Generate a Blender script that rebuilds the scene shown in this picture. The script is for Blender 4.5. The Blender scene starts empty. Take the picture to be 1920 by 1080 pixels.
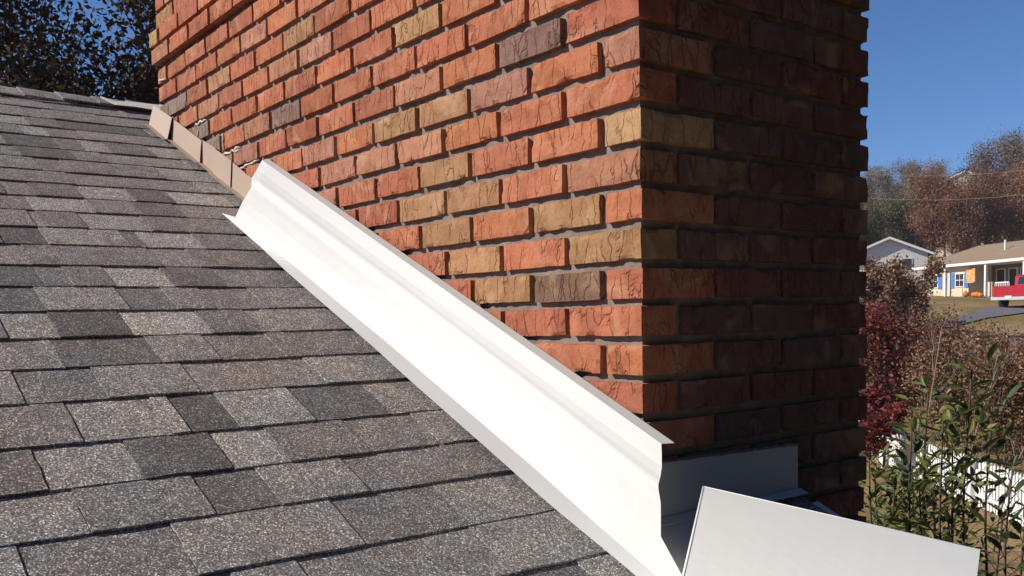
import bpy, math, random
import numpy as np
from mathutils import Vector, Matrix, noise, Euler

# ------------------------------------------------------------------ camera
F_PX = 1744.40
CAM = np.array([1.13712, -1.16861, -0.02026])
RC = np.array([[0.6132217, 0.7896376, -0.0207768],
               [0.0443357, -0.0606679, -0.9971729],
               [-0.7886656, 0.6105669, -0.0722120]])   # rows: right, down, forward
scene = bpy.context.scene
cd = bpy.data.cameras.new('camera'); cam = bpy.data.objects.new('camera', cd)
scene.collection.objects.link(cam)
m = Matrix.Identity(4)
for r in range(3):
    m[r][0] = RC[0][r]; m[r][1] = -RC[1][r]; m[r][2] = -RC[2][r]; m[r][3] = CAM[r]
cam.matrix_world = m
cd.sensor_width = 36; cd.lens = F_PX / 1920 * 36; cd.shift_y = 180 / 1920
cd.clip_start = 0.05; cd.clip_end = 5000
scene.camera = cam
# ------------------------------------------------------------------ light
SUN = Vector((-0.45, -0.66, 0.56)).normalized()
w = bpy.data.worlds.new('World'); scene.world = w; w.use_nodes = True
nt = w.node_tree
sky = nt.nodes.new('ShaderNodeTexSky'); sky.sky_type = 'NISHITA'; sky.sun_disc = False
sky.sun_elevation = math.asin(SUN.z); sky.sun_rotation = math.atan2(SUN.x, SUN.y) % (2 * math.pi)
sky.altitude = 2000; sky.air_density = 1.0; sky.dust_density = 0.0; sky.ozone_density = 10.0
bg = nt.nodes['Background']; bg.inputs[1].default_value = 0.1
nt.links.new(sky.outputs[0], bg.inputs[0])
sl = bpy.data.lights.new('sun', 'SUN'); sl.energy = 5.0; sl.angle = math.radians(0.53); sl.color = (1, 0.93, 0.83)
so = bpy.data.objects.new('sun', sl); scene.collection.objects.link(so)
so.rotation_euler = SUN.to_track_quat('Z', 'Y').to_euler()
vs = scene.view_settings
vs.view_transform = 'Standard'; vs.look = 'None'; vs.gamma = 1; vs.use_curve_mapping = False; vs.exposure = 0.2

COL = scene.collection
rnd = random.Random(7)
nrs = np.random.RandomState(11)
U = rnd.uniform

# ------------------------------------------------------------------ pixel helpers (photo pixels to points)
SLOPE, Z0 = 0.44, -0.385          # roof plane z = Z0 - SLOPE x
NL = math.hypot(1, SLOPE)
def ray(x, y): return RC.T @ np.array([(x - 960) / F_PX, (y - 720) / F_PX, 1.0])
def at(x, y, d): return Vector(CAM + d * ray(x, y))
def hit(x, y, n, d0):
    n = np.array(n, float); r = ray(x, y); t = (d0 - n @ CAM) / (n @ r); return CAM + t * r
def on_roof(x, y, off=0.0): return hit(x, y, (SLOPE, 0, 1), Z0 + off)
def proj(p):
    c = RC @ (np.array(p) - CAM)
    if c[2] < 0.05: return (-9999, -9999, c[2])
    return (960 + F_PX * c[0] / c[2], 720 + F_PX * c[1] / c[2], c[2])

# ------------------------------------------------------------------ object helpers
def link(name, me, mats=None, parent=None, kind=None):
    o = bpy.data.objects.new(name, me); COL.objects.link(o)
    if mats is not None and me is not None and len(me.materials) == 0:
        for mm in (mats if isinstance(mats, (list, tuple)) else [mats]): me.materials.append(mm)
    if parent is not None: o.parent = parent
    if kind: o['kind'] = kind
    return o
def tag(o, label, cat, group=None):
    o['label'] = label; o['category'] = cat
    if group: o['group'] = group
    return o
def empty(name, loc=(0, 0, 0)):
    o = bpy.data.objects.new(name, None); COL.objects.link(o); o.location = loc; o.empty_display_size = 0.1
    return o
def mesh(name, v, f, smooth=False):
    me = bpy.data.meshes.new(name); me.from_pydata([tuple(map(float, q)) for q in v], [], f); me.update()
    if smooth: me.polygons.foreach_set('use_smooth', [True] * len(me.polygons))
    return me
class MB:
    def __init__(s): s.v = []; s.f = []
    def box(s, a, b, M=None):
        n = len(s.v)
        for z in (a[2], b[2]):
            for x, y in ((a[0], a[1]), (b[0], a[1]), (b[0], b[1]), (a[0], b[1])):
                p = Vector((x, y, z)); s.v.append(M @ p if M else p)
        s.f += [tuple(n + i for i in q) for q in ((3, 2, 1, 0), (4, 5, 6, 7), (0, 1, 5, 4), (1, 2, 6, 5), (2, 3, 7, 6), (3, 0, 4, 7))]
        return s
    def prism(s, pts, off):
        n = len(s.v); k = len(pts); off = Vector(off)
        s.v += [Vector(p) for p in pts] + [Vector(p) + off for p in pts]
        s.f.append(tuple(range(n + k - 1, n - 1, -1))); s.f.append(tuple(range(n + k, n + 2 * k)))
        for i in range(k): j = (i + 1) % k; s.f.append((n + i, n + j, n + k + j, n + k + i))
        return s
    def tube(s, pts, rad, sides=6):
        pts = [Vector(p) for p in pts]; rings = []
        for i, p in enumerate(pts):
            d = (pts[min(i + 1, len(pts) - 1)] - pts[max(i - 1, 0)]).normalized()
            a = d.orthogonal().normalized(); b = d.cross(a); r = rad[i] if isinstance(rad, (list, tuple)) else rad
            n = len(s.v); rings.append(n)
            for k in range(sides):
                t = 2 * math.pi * k / sides; s.v.append(p + (a * math.cos(t) + b * math.sin(t)) * r)
        for i in range(len(rings) - 1):
            for k in range(sides):
                k2 = (k + 1) % sides; s.f.append((rings[i] + k, rings[i] + k2, rings[i + 1] + k2, rings[i + 1] + k))
        s.f.append(tuple(rings[0] + k for k in reversed(range(sides)))); s.f.append(tuple(rings[-1] + k for k in range(sides)))
        return s
    def build(s, name, mat, parent=None, smooth=False, kind=None):
        return link(name, mesh(name, s.v, s.f, smooth), mat, parent, kind)

# ------------------------------------------------------------------ materials
class N:
    def __init__(s, name):
        s.m = bpy.data.materials.new(name); s.m.use_nodes = True; s.t = s.m.node_tree; s.b = s.t.nodes['Principled BSDF']
        s.c = None
    def n(s, typ, **kw):
        o = s.t.nodes.new('ShaderNode' + typ)
        for k, v in kw.items():
            if k in o.inputs.keys(): o.inputs[k].default_value = v
            else: setattr(o, k, v)
        return o
    def l(s, a, b): s.t.links.new(a, b)
    def coord(s, kind='Object', scale=(1, 1, 1), rand=False):
        if kind == 'World': src = s.n('NewGeometry').outputs['Position']
        else: src = s.n('TexCoord').outputs[kind]
        mp = s.n('Mapping'); mp.inputs['Scale'].default_value = scale; s.l(src, mp.inputs['Vector'])
        if rand:
            oi = s.n('ObjectInfo'); mu = s.n('Math', operation='MULTIPLY'); mu.inputs[1].default_value = 37.0
            s.l(oi.outputs['Random'], mu.inputs[0]); s.l(mu.outputs[0], mp.inputs['Location'])
        return mp.outputs[0]
    def noise(s, vec, scale, detail=3, rough=.55, dist=0):
        o = s.n('TexNoise'); o.inputs['Scale'].default_value = scale; o.inputs['Detail'].default_value = detail
        o.inputs['Roughness'].default_value = rough; o.inputs['Distortion'].default_value = dist; s.l(vec, o.inputs['Vector']); return o
    def ramp(s, fac, stops):
        o = s.n('ValToRGB'); e = o.color_ramp.elements
        while len(e) < len(stops): e.new(.5)
        for q, (p, c) in zip(e, stops): q.position = p; q.color = (*c, 1) if len(c) == 3 else c
        s.l(fac, o.inputs[0]); return o.outputs[0]
    def mix(s, fac, a, b, mode='MIX'):
        o = s.n('Mix', data_type='RGBA', blend_type=mode)
        for i, v in ((0, fac), (6, a), (7, b)):
            if hasattr(v, 'links'): s.l(v, o.inputs[i])
            else: o.inputs[i].default_value = v if i == 0 else ((*v, 1) if len(v) == 3 else v)
        return o.outputs[2]
    def bump(s, h, strength, dist, prev=None):
        o = s.n('Bump'); o.inputs['Strength'].default_value = strength; o.inputs['Distance'].default_value = dist
        s.l(h, o.inputs['Height'])
        if prev is not None: s.l(prev, o.inputs['Normal'])
        return o.outputs[0]
    def done(s, color=None, rough=.8, normal=None, spec=.3, metallic=0):
        if color is not None:
            if hasattr(color, 'links'): s.l(color, s.b.inputs['Base Color'])
            else: s.b.inputs['Base Color'].default_value = (*color, 1)
        if hasattr(rough, 'links'): s.l(rough, s.b.inputs['Roughness'])
        else: s.b.inputs['Roughness'].default_value = rough
        s.b.inputs['Specular IOR Level'].default_value = spec; s.b.inputs['Metallic'].default_value = metallic
        if normal is not None: s.l(normal, s.b.inputs['Normal'])
        return s.m

def simple(name, c, rough=.7, var=.25, scale=6, spec=.3, bump=0.0, bscale=60, coord='Object'):
    k = N(name); v = k.coord(coord)
    n = k.noise(v, scale, 4)
    col = k.mix(n.outputs[0], tuple(x * (1 - var) for x in c), tuple(min(1, x * (1 + var)) for x in c))
    nm = k.bump(k.noise(v, bscale, 4).outputs[0], bump, .01) if bump else None
    return k.done(col, rough, nm, spec)

def mat_brick():
    k = N('brick_clay'); oi = k.n('ObjectInfo'); v = k.coord('Object', (1, 1, 1), True)
    base = oi.outputs['Color']
    # blotches of the same clay, a paler slip and sand-dark flecks
    n1 = k.noise(v, 16, 4, .6, .8)
    dark = k.mix(1.0, base, (.62, .55, .52), 'MULTIPLY')
    c = k.mix(k.ramp(n1.outputs[0], [(.42, (0, 0, 0)), (.72, (.8, .8, .8))]), base, dark)
    n2 = k.noise(v, 9, 3, .5, 1.2)
    pale = k.mix(.45, base, (.60, .40, .24))
    c = k.mix(k.ramp(n2.outputs[0], [(.56, (0, 0, 0)), (.70, (.75, .75, .75))]), c, pale)
    n3 = k.noise(v, 260, 2, .6)
    c = k.mix(k.ramp(n3.outputs[0], [(.30, (.55, .55, .55)), (.5, (0, 0, 0))]), c, k.mix(1.0, c, (.55, .5, .5), 'MULTIPLY'))
    # bark texture: mostly upright torn creases
    wob = k.noise(v, 22, 3, .6); ws = k.n('VectorMath', operation='SCALE'); ws.inputs['Scale'].default_value = .035
    k.l(wob.outputs['Color'], ws.inputs[0]); add = k.n('VectorMath', operation='ADD'); k.l(v, add.inputs[0]); k.l(ws.outputs[0], add.inputs[1])
    mp = k.n('Mapping'); mp.inputs['Scale'].default_value = (34, 34, 7); k.l(add.outputs[0], mp.inputs['Vector'])
    vo = k.n('TexVoronoi', feature='DISTANCE_TO_EDGE'); vo.inputs['Scale'].default_value = 1.0; k.l(mp.outputs[0], vo.inputs['Vector'])
    crack = k.ramp(vo.outputs['Distance'], [(0.0, (0, 0, 0)), (.055, (1, 1, 1))])
    msk = k.ramp(k.noise(v, 14, 2).outputs[0], [(.40, (1, 1, 1)), (.57, (0, 0, 0))])
    crack = k.mix(msk, crack, (1, 1, 1))
    c = k.mix(crack, k.mix(1.0, c, (.76, .69, .67), 'MULTIPLY'), c)
    rough = k.noise(v, 210, 5, .75)
    b1 = k.bump(crack, .9, .0030)
    b2 = k.bump(k.noise(v, 70, 5, .7).outputs[0], .28, .0020, b1)
    b3 = k.bump(rough.outputs[0], .6, .0014, b2)
    return k.done(c, .92, b3, .15)

def mat_mortar():
    k = N('mortar'); v = k.coord('World')
    c = k.ramp(k.noise(v, 30, 5, .65).outputs[0], [(.3, (.19, .138, .108)), (.7, (.31, .245, .20))])
    b = k.bump(k.noise(v, 180, 5, .7).outputs[0], .7, .003)
    return k.done(c, .95, b, .1)

def mat_shingle():
    k = N('shingle_granules'); oi = k.n('ObjectInfo'); v = k.coord('World')
    vo = k.n('TexVoronoi'); vo.inputs['Scale'].default_value = 500; k.l(v, vo.inputs['Vector'])
    sep = k.n('SeparateColor'); k.l(vo.outputs['Color'], sep.inputs[0])
    g = k.ramp(sep.outputs[0], [(0.0, (.28, .27, .27)), (.45, (.64, .62, .62)), (.80, (1.05, 1.02, .98)), (.92, (1.9, 1.86, 1.8)), (1.0, (3.1, 3.05, 2.95))])
    warm = k.ramp(k.noise(v, 7, 3).outputs[0], [(.35, (.94, .99, 1.05)), (.65, (1.03, 1.0, .97))])
    patch = k.ramp(k.noise(v, 24, 4, .6).outputs[0], [(.3, (.80, .80, .80)), (.7, (1.2, 1.2, 1.2))])
    c = k.mix(1.0, oi.outputs['Color'], g, 'MULTIPLY'); c = k.mix(1.0, c, warm, 'MULTIPLY'); c = k.mix(1.0, c, patch, 'MULTIPLY')
    b = k.bump(sep.outputs[1], .55, .0014)
    b = k.bump(k.noise(v, 35, 3).outputs[0], .25, .004, b)
    return k.done(c, .85, b, .25)

def mat_white(name, c=(.525, .52, .50), rough=.5):
    k = N(name); v = k.coord('Object')
    n = k.noise(v, 5, 4, .6)
    col = k.mix(k.ramp(n.outputs[0], [(.35, (0, 0, 0)), (.75, (.3, .3, .3))]), c, tuple(x * .9 for x in c))
    sc = k.coord('Object', (3, 60, 60))
    col = k.mix(k.ramp(k.noise(sc, 4, 5, .7).outputs[0], [(.60, (0, 0, 0)), (.80, (.5, .5, .5))]), col, tuple(x * .78 for x in c))
    b = k.bump(k.noise(v, 7, 2).outputs[0], .22, .006); b = k.bump(k.noise(v, 45, 3).outputs[0], .08, .002, b)
    return k.done(col, rough, b, .45)

def mat_leaf(name, stops, rough=.5, trans=.25, spec=.35, wscale=3.0):
    k = N(name); oi = k.n('ObjectInfo'); v = k.coord('World')
    n = k.noise(v, wscale, 3)
    mx = k.n('Math', operation='ADD'); k.l(n.outputs[0], mx.inputs[0])
    wn = k.n('TexWhiteNoise'); k.l(v, wn.inputs['Vector'])
    g = k.n('NewGeometry'); rr = k.n('Math', operation='MULTIPLY_ADD'); rr.inputs[1].default_value = .6; rr.inputs[2].default_value = -.3
    k.l(g.outputs['Random Per Island'], rr.inputs[0]); k.l(rr.outputs[0], mx.inputs[1])
    c = k.ramp(mx.outputs[0], stops)
    k.done(c, rough, None, spec)
    if trans:
        tr = k.n('BsdfTranslucent'); k.l(c, tr.inputs[0]); ms = k.n('MixShader'); ms.inputs[0].default_value = trans
        k.l(k.b.outputs[0], ms.inputs[1]); k.l(tr.outputs[0], ms.inputs[2])
        k.l(ms.outputs[0], k.t.nodes['Material Output'].inputs[0])
    return k.m

def mat_ground():
    k = N('ground_grass'); v = k.coord('World')
    a = k.noise(v, .25, 4); b = k.noise(v, 2.2, 5, .7); c3 = k.noise(v, 22, 4, .7)
    dry = k.ramp(b.outputs[0], [(.3, (.23, .165, .095)), (.7, (.42, .315, .19))])
    grn = k.ramp(b.outputs[0], [(.3, (.15, .125, .05)), (.7, (.29, .23, .10))])
    col = k.mix(k.ramp(a.outputs[0], [(.42, (0, 0, 0)), (.60, (1, 1, 1))]), dry, grn)
    lit = k.ramp(c3.outputs[0], [(.35, (.5, .42, .36)), (.62, (1.25, 1.15, 1.05))])
    col = k.mix(1.0, col, lit, 'MULTIPLY')
    bm = k.bump(c3.outputs[0], .5, .02)
    return k.done(col, .95, bm, .1)

M = {}
M['brick'] = mat_brick(); M['mortar'] = mat_mortar(); M['shingle'] = mat_shingle()
M['white'] = mat_white('white_painted_metal'); M['white2'] = mat_white('white_painted_metal_sheet', (.80, .795, .755), .5)
M['tan_metal'] = mat_white('tan_painted_metal', (.40, .29, .22), .6)
M['pale_metal'] = simple('pale_weathered_metal', (.70, .65, .58), .6, .12, 8)
M['caulk'] = simple('sealant', (.58, .52, .46), .7, .2, 30, bump=.5, bscale=90)
M['deck'] = simple('roof_underlay', (.035, .033, .033), .95, .3, 12)
M['concrete'] = simple('chimney_cap_concrete', (.34, .32, .29), .9, .2, 8, bump=.4)
M['siding'] = simple('pale_siding', (.60, .57, .51), .7, .08, 3)
M['trim'] = simple('white_trim_paint', (.76, .75, .72), .5, .06, 4)
M['ground'] = mat_ground()
M['asphalt'] = simple('asphalt', (.15, .14, .14), .9, .25, 2.5, bump=.4, coord='World')
M['bark'] = simple('bark', (.115, .085, .065), .95, .4, 5, bump=.6, bscale=18)
M['bark_pale'] = simple('pale_bark', (.26, .20, .155), .9, .35, 5, bump=.4, bscale=18)
M['stem'] = simple('green_brown_stem', (.085, .062, .035), .8, .35, 12)
M['twig'] = simple('dry_twig', (.21, .135, .09), .9, .35, 6)
M['oak_leaf'] = mat_leaf('brown_oak_leaves', [(.2, (.030, .032, .016)), (.45, (.065, .050, .028)), (.7, (.13, .062, .030)), (.95, (.19, .085, .040))], .7, .15, .2, 1.2)
M['rust_leaf'] = mat_leaf('rust_leaves', [(.2, (.13, .075, .05)), (.5, (.26, .125, .075)), (.85, (.38, .19, .11))], .7, .2, .2, .25)
M['grey_leaf'] = mat_leaf('grey_brown_twig_haze', [(.2, (.13, .10, .08)), (.5, (.21, .17, .14)), (.85, (.30, .24, .20))], .8, .1, .2, .2)
M['olive_leaf'] = mat_leaf('olive_leaves', [(.2, (.07, .07, .035)), (.5, (.15, .14, .07)), (.85, (.24, .21, .11))], .7, .15, .2, .2)
M['pine_leaf'] = mat_leaf('pine_needles', [(.2, (.012, .02, .014)), (.6, (.028, .042, .026)), (.9, (.05, .06, .035))], .7, .05, .2, .2)
M['red_leaf'] = mat_leaf('crimson_leaves', [(.2, (.07, .016, .018)), (.5, (.17, .030, .030)), (.85, (.34, .085, .050))], .6, .25, .3, 2.0)
M['brown_leaf'] = mat_leaf('dry_brown_leaves', [(.2, (.09, .05, .032)), (.5, (.22, .115, .07)), (.9, (.40, .27, .16))], .7, .2, .2, 1.5)
M['shrub_leaf'] = mat_leaf('glossy_green_leaves', [(.15, (.020, .040, .016)), (.42, (.055, .085, .026)), (.65, (.20, .21, .06)), (.95, (.42, .36, .13))], .48, .3, .35, 3.5)
M['wallboard'] = simple('cream_wall_boards', (.66, .54, .40), .8, .06, 2)
M['white_house'] = simple('white_wall_boards', (.62, .60, .58), .8, .08, 2)
M['tan_roof'] = simple('tan_roof_shingles', (.27, .19, .125), .9, .15, 3, bump=.3, bscale=8)
M['dark_roof'] = simple('dark_roof_shingles', (.09, .085, .085), .9, .2, 3)
M['glass'] = simple('dark_window_glass', (.03, .035, .045), .08, .1, 2, spec=.6)
M['shutter'] = simple('blue_shutter_paint', (.07, .20, .52), .6, .1, 5)
M['porch'] = simple('porch_wall', (.20, .155, .13), .85, .12, 3)
M['pumpkin'] = simple('pumpkin_skin', (.62, .19, .04), .5, .15, 6)
M['truck_red'] = simple('red_car_paint', (.42, .012, .022), .22, .08, 3, spec=.6)
M['black'] = simple('black_rubber', (.02, .02, .021), .8, .15, 8)
M['chrome'] = simple('chrome_bumper', (.55, .55, .56), .25, .1, 5, spec=.8)
M['lamp_red'] = simple('red_lamp_lens', (.45, .03, .02), .2, .05, 5, spec=.6)
M['plate'] = simple('licence_plate', (.7, .72, .62), .5, .08, 9)
M['banner'] = None
k = N('autumn_banner'); v = k.coord('Object')
k.done(k.ramp(k.noise(v, 3.2, 3, .5, .5).outputs[0], [(.35, (.45, .36, .14)), (.5, (.62, .42, .18)), (.6, (.70, .17, .07)), (.75, (.30, .32, .12))]), .8); M['banner'] = k.m
M['wire'] = simple('cable', (.35, .33, .33), .7, .1, 2)

# ------------------------------------------------------------------ terrain
FH = Vector((RC[2][0], RC[2][1], 0)).normalized(); RH = Vector((FH.y, -FH.x, 0))
TX = [-200, 20, 26, 48, 62, 72, 86, 110, 150, 200, 280, 420, 2600]
TZ = [-3.5, -3.5, -3.05, -.22, .55, .8, 1.6, 4.0, 9.0, 15.5, 25, 33, 33]
def ground_z(p):
    q = (p[0] - CAM[0]) * FH.x + (p[1] - CAM[1]) * FH.y
    r = (p[0] - CAM[0]) * RH.x + (p[1] - CAM[1]) * RH.y
    z = float(np.interp(q, TX, TZ))
    if q > 24: z += .10 * min(1, (q - 24) / 10) * noise.noise(Vector((p[0] * .12, p[1] * .12, 0))) + (.8 * noise.noise(Vector((p[0] * .02, p[1] * .02, 3))) * min(1, max(0, (q - 90) / 40)))
    return z
qs = [-200, -80, -30, -10, 0, 8, 14, 18, 20, 22, 24, 26] + list(np.arange(28, 110, 2)) + list(np.arange(110, 300, 8)) + [330, 380, 420, 600, 1200, 2500]
rs = [-1800, -700, -300, -150, -80, -40] + list(np.arange(-20, 61, 2.5)) + [80, 120, 200, 400, 900, 1800]
gv = []; gf = []
for q in qs:
    for r in rs:
        p = Vector((CAM[0], CAM[1], 0)) + FH * q + RH * r
        gv.append((p.x, p.y, ground_z(p)))
W_ = len(rs)
for i in range(len(qs) - 1):
    for j in range(W_ - 1): gf.append((i * W_ + j, i * W_ + j + 1, (i + 1) * W_ + j + 1, (i + 1) * W_ + j))
link('ground', mesh('ground', gv, gf, True), M['ground'], None, 'structure')
def ground_hit(px, py, lo=6, hi=140):
    r = ray(px, py); prev = None
    for d in np.arange(lo, hi, .1):
        p = CAM + d * r
        if p[2] <= ground_z(p): return Vector(p)
    return Vector(CAM + hi * r)

# driveway: grey strip crossing the lawn below the parked truck
def strip(name, top, bot, mat, lift):
    n = 24; v = []; f = []
    def samp(pts, t):
        xs = [q[0] for q in pts]; x = xs[0] + (xs[-1] - xs[0]) * t
        return x, float(np.interp(x, xs, [q[1] for q in pts]))
    for i in range(n + 1):
        a = ground_hit(*samp(top, i / n)); b = ground_hit(*samp(bot, i / n))
        for j in range(7):
            p = a.lerp(b, j / 6); v.append((p.x, p.y, ground_z(p) + lift))
    for i in range(n):
        for j in range(6): f.append((i * 7 + j, i * 7 + j + 1, (i + 1) * 7 + j + 1, (i + 1) * 7 + j))
    return link(name, mesh(name, v, f, True), mat, None, 'structure')
strip('driveway', [(1700, 612), (1790, 598), (1850, 578), (1925, 574), (2060, 572)], [(1700, 624), (1790, 614), (1850, 598), (1925, 588), (2060, 584)], M['asphalt'], .06)

# ------------------------------------------------------------------ house with the shingle roof
house = empty('house', (0, -4, -3.5)); tag(house, 'house under the grey asphalt shingle roof that the brick chimney rises from', 'house')
HOFF = Vector(house.location)
RIDGE_X, EAVE_X, RAKE_Y, BACK_Y = -2.93, 0.95, 0.45, -9.0
def rz(x): return Z0 - SLOPE * x
def hpart(mb, name, mat, parent=house, smooth=False, kind=None):
    mb.v = [Vector(p) - HOFF for p in mb.v]
    return mb.build(name, mat, parent, smooth, kind)
RT = .030
ridge_z = rz(RIDGE_X); back_x = 2 * RIDGE_X - EAVE_X
mb = MB()
D0 = .016
CH_L, CH_W = 2.5296, .7017
def deck(y0, y1, x0, x1):
    mb.prism([(x0, y0, rz(x0) - D0), (x1, y0, rz(x1) - D0), (x1, y0, rz(x1) - D0 - .03), (x0, y0, rz(x0) - D0 - .03)], (0, y1 - y0, 0))
deck(BACK_Y, .008, RIDGE_X, EAVE_X)
deck(.008, RAKE_Y, .008, EAVE_X); deck(.008, RAKE_Y, RIDGE_X, -CH_L - .008)
mb.prism([(RIDGE_X - .001, BACK_Y, ridge_z - D0), (back_x, BACK_Y, rz(EAVE_X) - D0), (back_x, BACK_Y, rz(EAVE_X) - D0 - .03), (RIDGE_X - .001, BACK_Y, ridge_z - D0 - .03)], (0, RAKE_Y - BACK_Y, 0))
roof = hpart(mb, 'roof', M['deck'])
ROOFI = -HOFF
# walls
mb = MB(); wt = .12
mb.prism([(.55, .14, -3.5), (-6.4, .14, -3.5), (-6.4, .14, rz(.55) - .06), (RIDGE_X, .14, ridge_z - .08), (.55, .14, rz(.55) - .06)], (0, -wt, 0))
hpart(mb, 'gable_wall', M['siding'])
mb = MB().box((.43, BACK_Y + .3, -3.5), (.549, .015, rz(.549) - .07)); hpart(mb, 'front_wall', M['siding'])
mb = MB().box((-6.4, BACK_Y + .3, -3.5), (-6.28, .015, rz(.549) - .07)); hpart(mb, 'back_wall', M['siding'])
mb = MB().box((-6.27, BACK_Y + .3, -3.5), (.42, BACK_Y + .42, rz(.549) - .1)); hpart(mb, 'end_wall', M['siding'])
for x0, x1 in ((.03, EAVE_X), (RIDGE_X, -CH_L - .03)):
    mb = MB().prism([(x0, RAKE_Y + .002, rz(x0) - .012), (x1, RAKE_Y + .002, rz(x1) - .012), (x1, RAKE_Y + .002, rz(x1) - .16), (x0, RAKE_Y + .002, rz(x0) - .16)], (0, .022, 0))
    hpart(mb, 'rake_board', M['trim'])
mb = MB().box((EAVE_X + .002, BACK_Y, rz(EAVE_X) - .17), (EAVE_X + .024, RAKE_Y, rz(EAVE_X) - .02)); hpart(mb, 'eave_board', M['trim'])

# shingles, course by course; each tab is a slab of its own
LINES = [0.223, .341, .468, .610, .740, .870, 1.001, 1.136, 1.267, 1.404, 1.535, 1.670, 1.799, 1.932, 2.059, 2.205, 2.331, 2.488, 2.622, 2.755, 2.912, 3.034, 3.165]
LINES = [LINES[0] - .1325 * i for i in range(9, 0, -1)] + LINES
TS = 1.14
TONE = {'d': (.188, .178, .172), 'D': (.145, .138, .135), 'm': (.238, .225, .213), 'w': (.245, .225, .208), 'l': (.305, .290, .270), 'L': (.355, .338, .312)}
trace = [  # photo x, y of a seam and the tone of the tab to its right (towards the chimney)
 (138, 783, 'l'), (302, 770, 'l'), (335, 768, 'D'), (427, 762, 'L'), (567, 752, 'd'), (705, 738, 'l'),
 (73, 867, 'l'), (248, 847, 'D'), (410, 830, 'L'), (518, 823, 'w'), (672, 812, 'm'),
 (152, 947, 'm'), (377, 910, 'd'), (507, 907, 'l'), (654, 868, 'm'), (870, 868, 'w'),
 (43, 1050, 'm'), (347, 1020, 'l'), (656, 974, 'm'), (861, 950, 'l'),
 (570, 1060, 'm'), (925, 1025, 'l'),
 (32, 713, 'm'), (173, 688, 'l'), (360, 703, 'w'), (593, 690, 'l'), (680, 690, 'm'),
 (107, 650, 'd'), (287, 647, 'm'), (400, 647, 'w'), (513, 637, 'w'),
 (5, 605, 'l'), (100, 600, 'D'), (233, 597, 'L'), (383, 597, 'd'), (477, 597, 'l'), (513, 600, 'w'),
 (67, 540, 'l'), (230, 553, 'd'), (315, 550, 'm'), (387, 550, 'w'), (473, 543, 'm'),
 (70, 508, 'd'), (123, 508, 'w'), (143, 508, 'd'), (200, 507, 'L'), (310, 510, 'd'), (407, 510, 'm'), (500, 510, 'd'),
 (50, 470, 'm'), (287, 473, 'm'), (360, 475, 'w'),
 (82, 437, 'l'), (233, 440, 'd'), (260, 437, 'l'), (365, 440, 'd'),
 (59, 404, 'm'), (75, 404, 'd'), (151, 404, 'l'), (273, 412, 'd'), (335, 415, 'w'),
 (53, 374, 'l'), (166, 377, 'm'), (255, 383, 'd'), (332, 386, 'w'),
 (59, 347, 'd'), (145, 353, 'L'), (246, 362, 'D'), (320, 365, 'L'), (418, 365, 'm'),
 (130, 326, 'm'), (367, 341, 'l'), (121, 306, 'm'), (296, 315, 'l'), (60, 290, 'm'), (200, 296, 'w'), (355, 308, 'm'),
 (145, 259, 'l'), (201, 273, 'd'), (275, 273, 'l'), (36, 235, 'l'), (59, 238, 'L'), (83, 238, 'd'), (151, 247, 'w'), (250, 252, 'm'),
 (90, 213, 'm'), (190, 220, 'w'), (40, 196, 'm'), (150, 205, 'm'), (230, 210, 'w'), (60, 183, 'l'), (125, 190, 'm'), (225, 200, 'm')]
TONE = {q: tuple(w_ * TS for w_ in c_) for q, c_ in TONE.items()}
rows = {}
for px, py, t in trace:
    p = on_roof(px, py); L = -p[0] * NL
    i = max(j for j in range(len(LINES)) if LINES[j] <= L + .004) if L > LINES[0] else 0
    rows.setdefault(i, []).append((p[1], t))
EX = Vector((NL and -1 / NL, 0, SLOPE / NL))        # up the slope
EN = Vector((SLOPE / NL, 0, 1 / NL))                # roof normal
def slab_mesh(seed):
    r = random.Random(seed); nx, ny = 5, 8; v = []; f = []
    # local: x up the slope (0 butt .. 1), y across 0..1, z thickness 0..1
    for top in (0, 1):
        for i in range(nx + 1):
            for j in range(ny + 1):
                u = i / nx; y = j / ny
                wob = .018 * noise.noise(Vector((y * 3.1 + seed * 7.7, seed, 0))) if i == 0 else 0
                lift = (.22 * (noise.noise(Vector((y * 2.3 + seed * 3.3, 5, seed)))) * (1 - u) ** 2)
                edge = 0
                if j in (0, ny) and top: edge = .012 * noise.noise(Vector((u * 6, j + seed * 5, 2)))
                v.append((u + wob, y + edge, top + lift - (.25 if (top and i == 0) else 0)))
    S = (nx + 1) * (ny + 1)
    for i in range(nx):
        for j in range(ny):
            a = i * (ny + 1) + j; b = a + ny + 1
            f.append((S + a, S + b, S + b + 1, S + a + 1)); f.append((a, a + 1, b + 1, b))
    for j in range(ny): f.append((j, S + j, S + j + 1, j + 1)); k_ = nx * (ny + 1) + j; f.append((k_, k_ + 1, S + k_ + 1, S + k_))
    for i in range(nx):
        a = i * (ny + 1); b = a + ny + 1; f.append((a, b, S + b, S + a)); a += ny; b += ny; f.append((a, S + a, S + b, b))
    me = mesh('shingle', v, f); me.materials.append(M['shingle']); me.flip_normals(); return me
SLABS = [slab_mesh(s) for s in range(12)]
tabs = []
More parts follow.
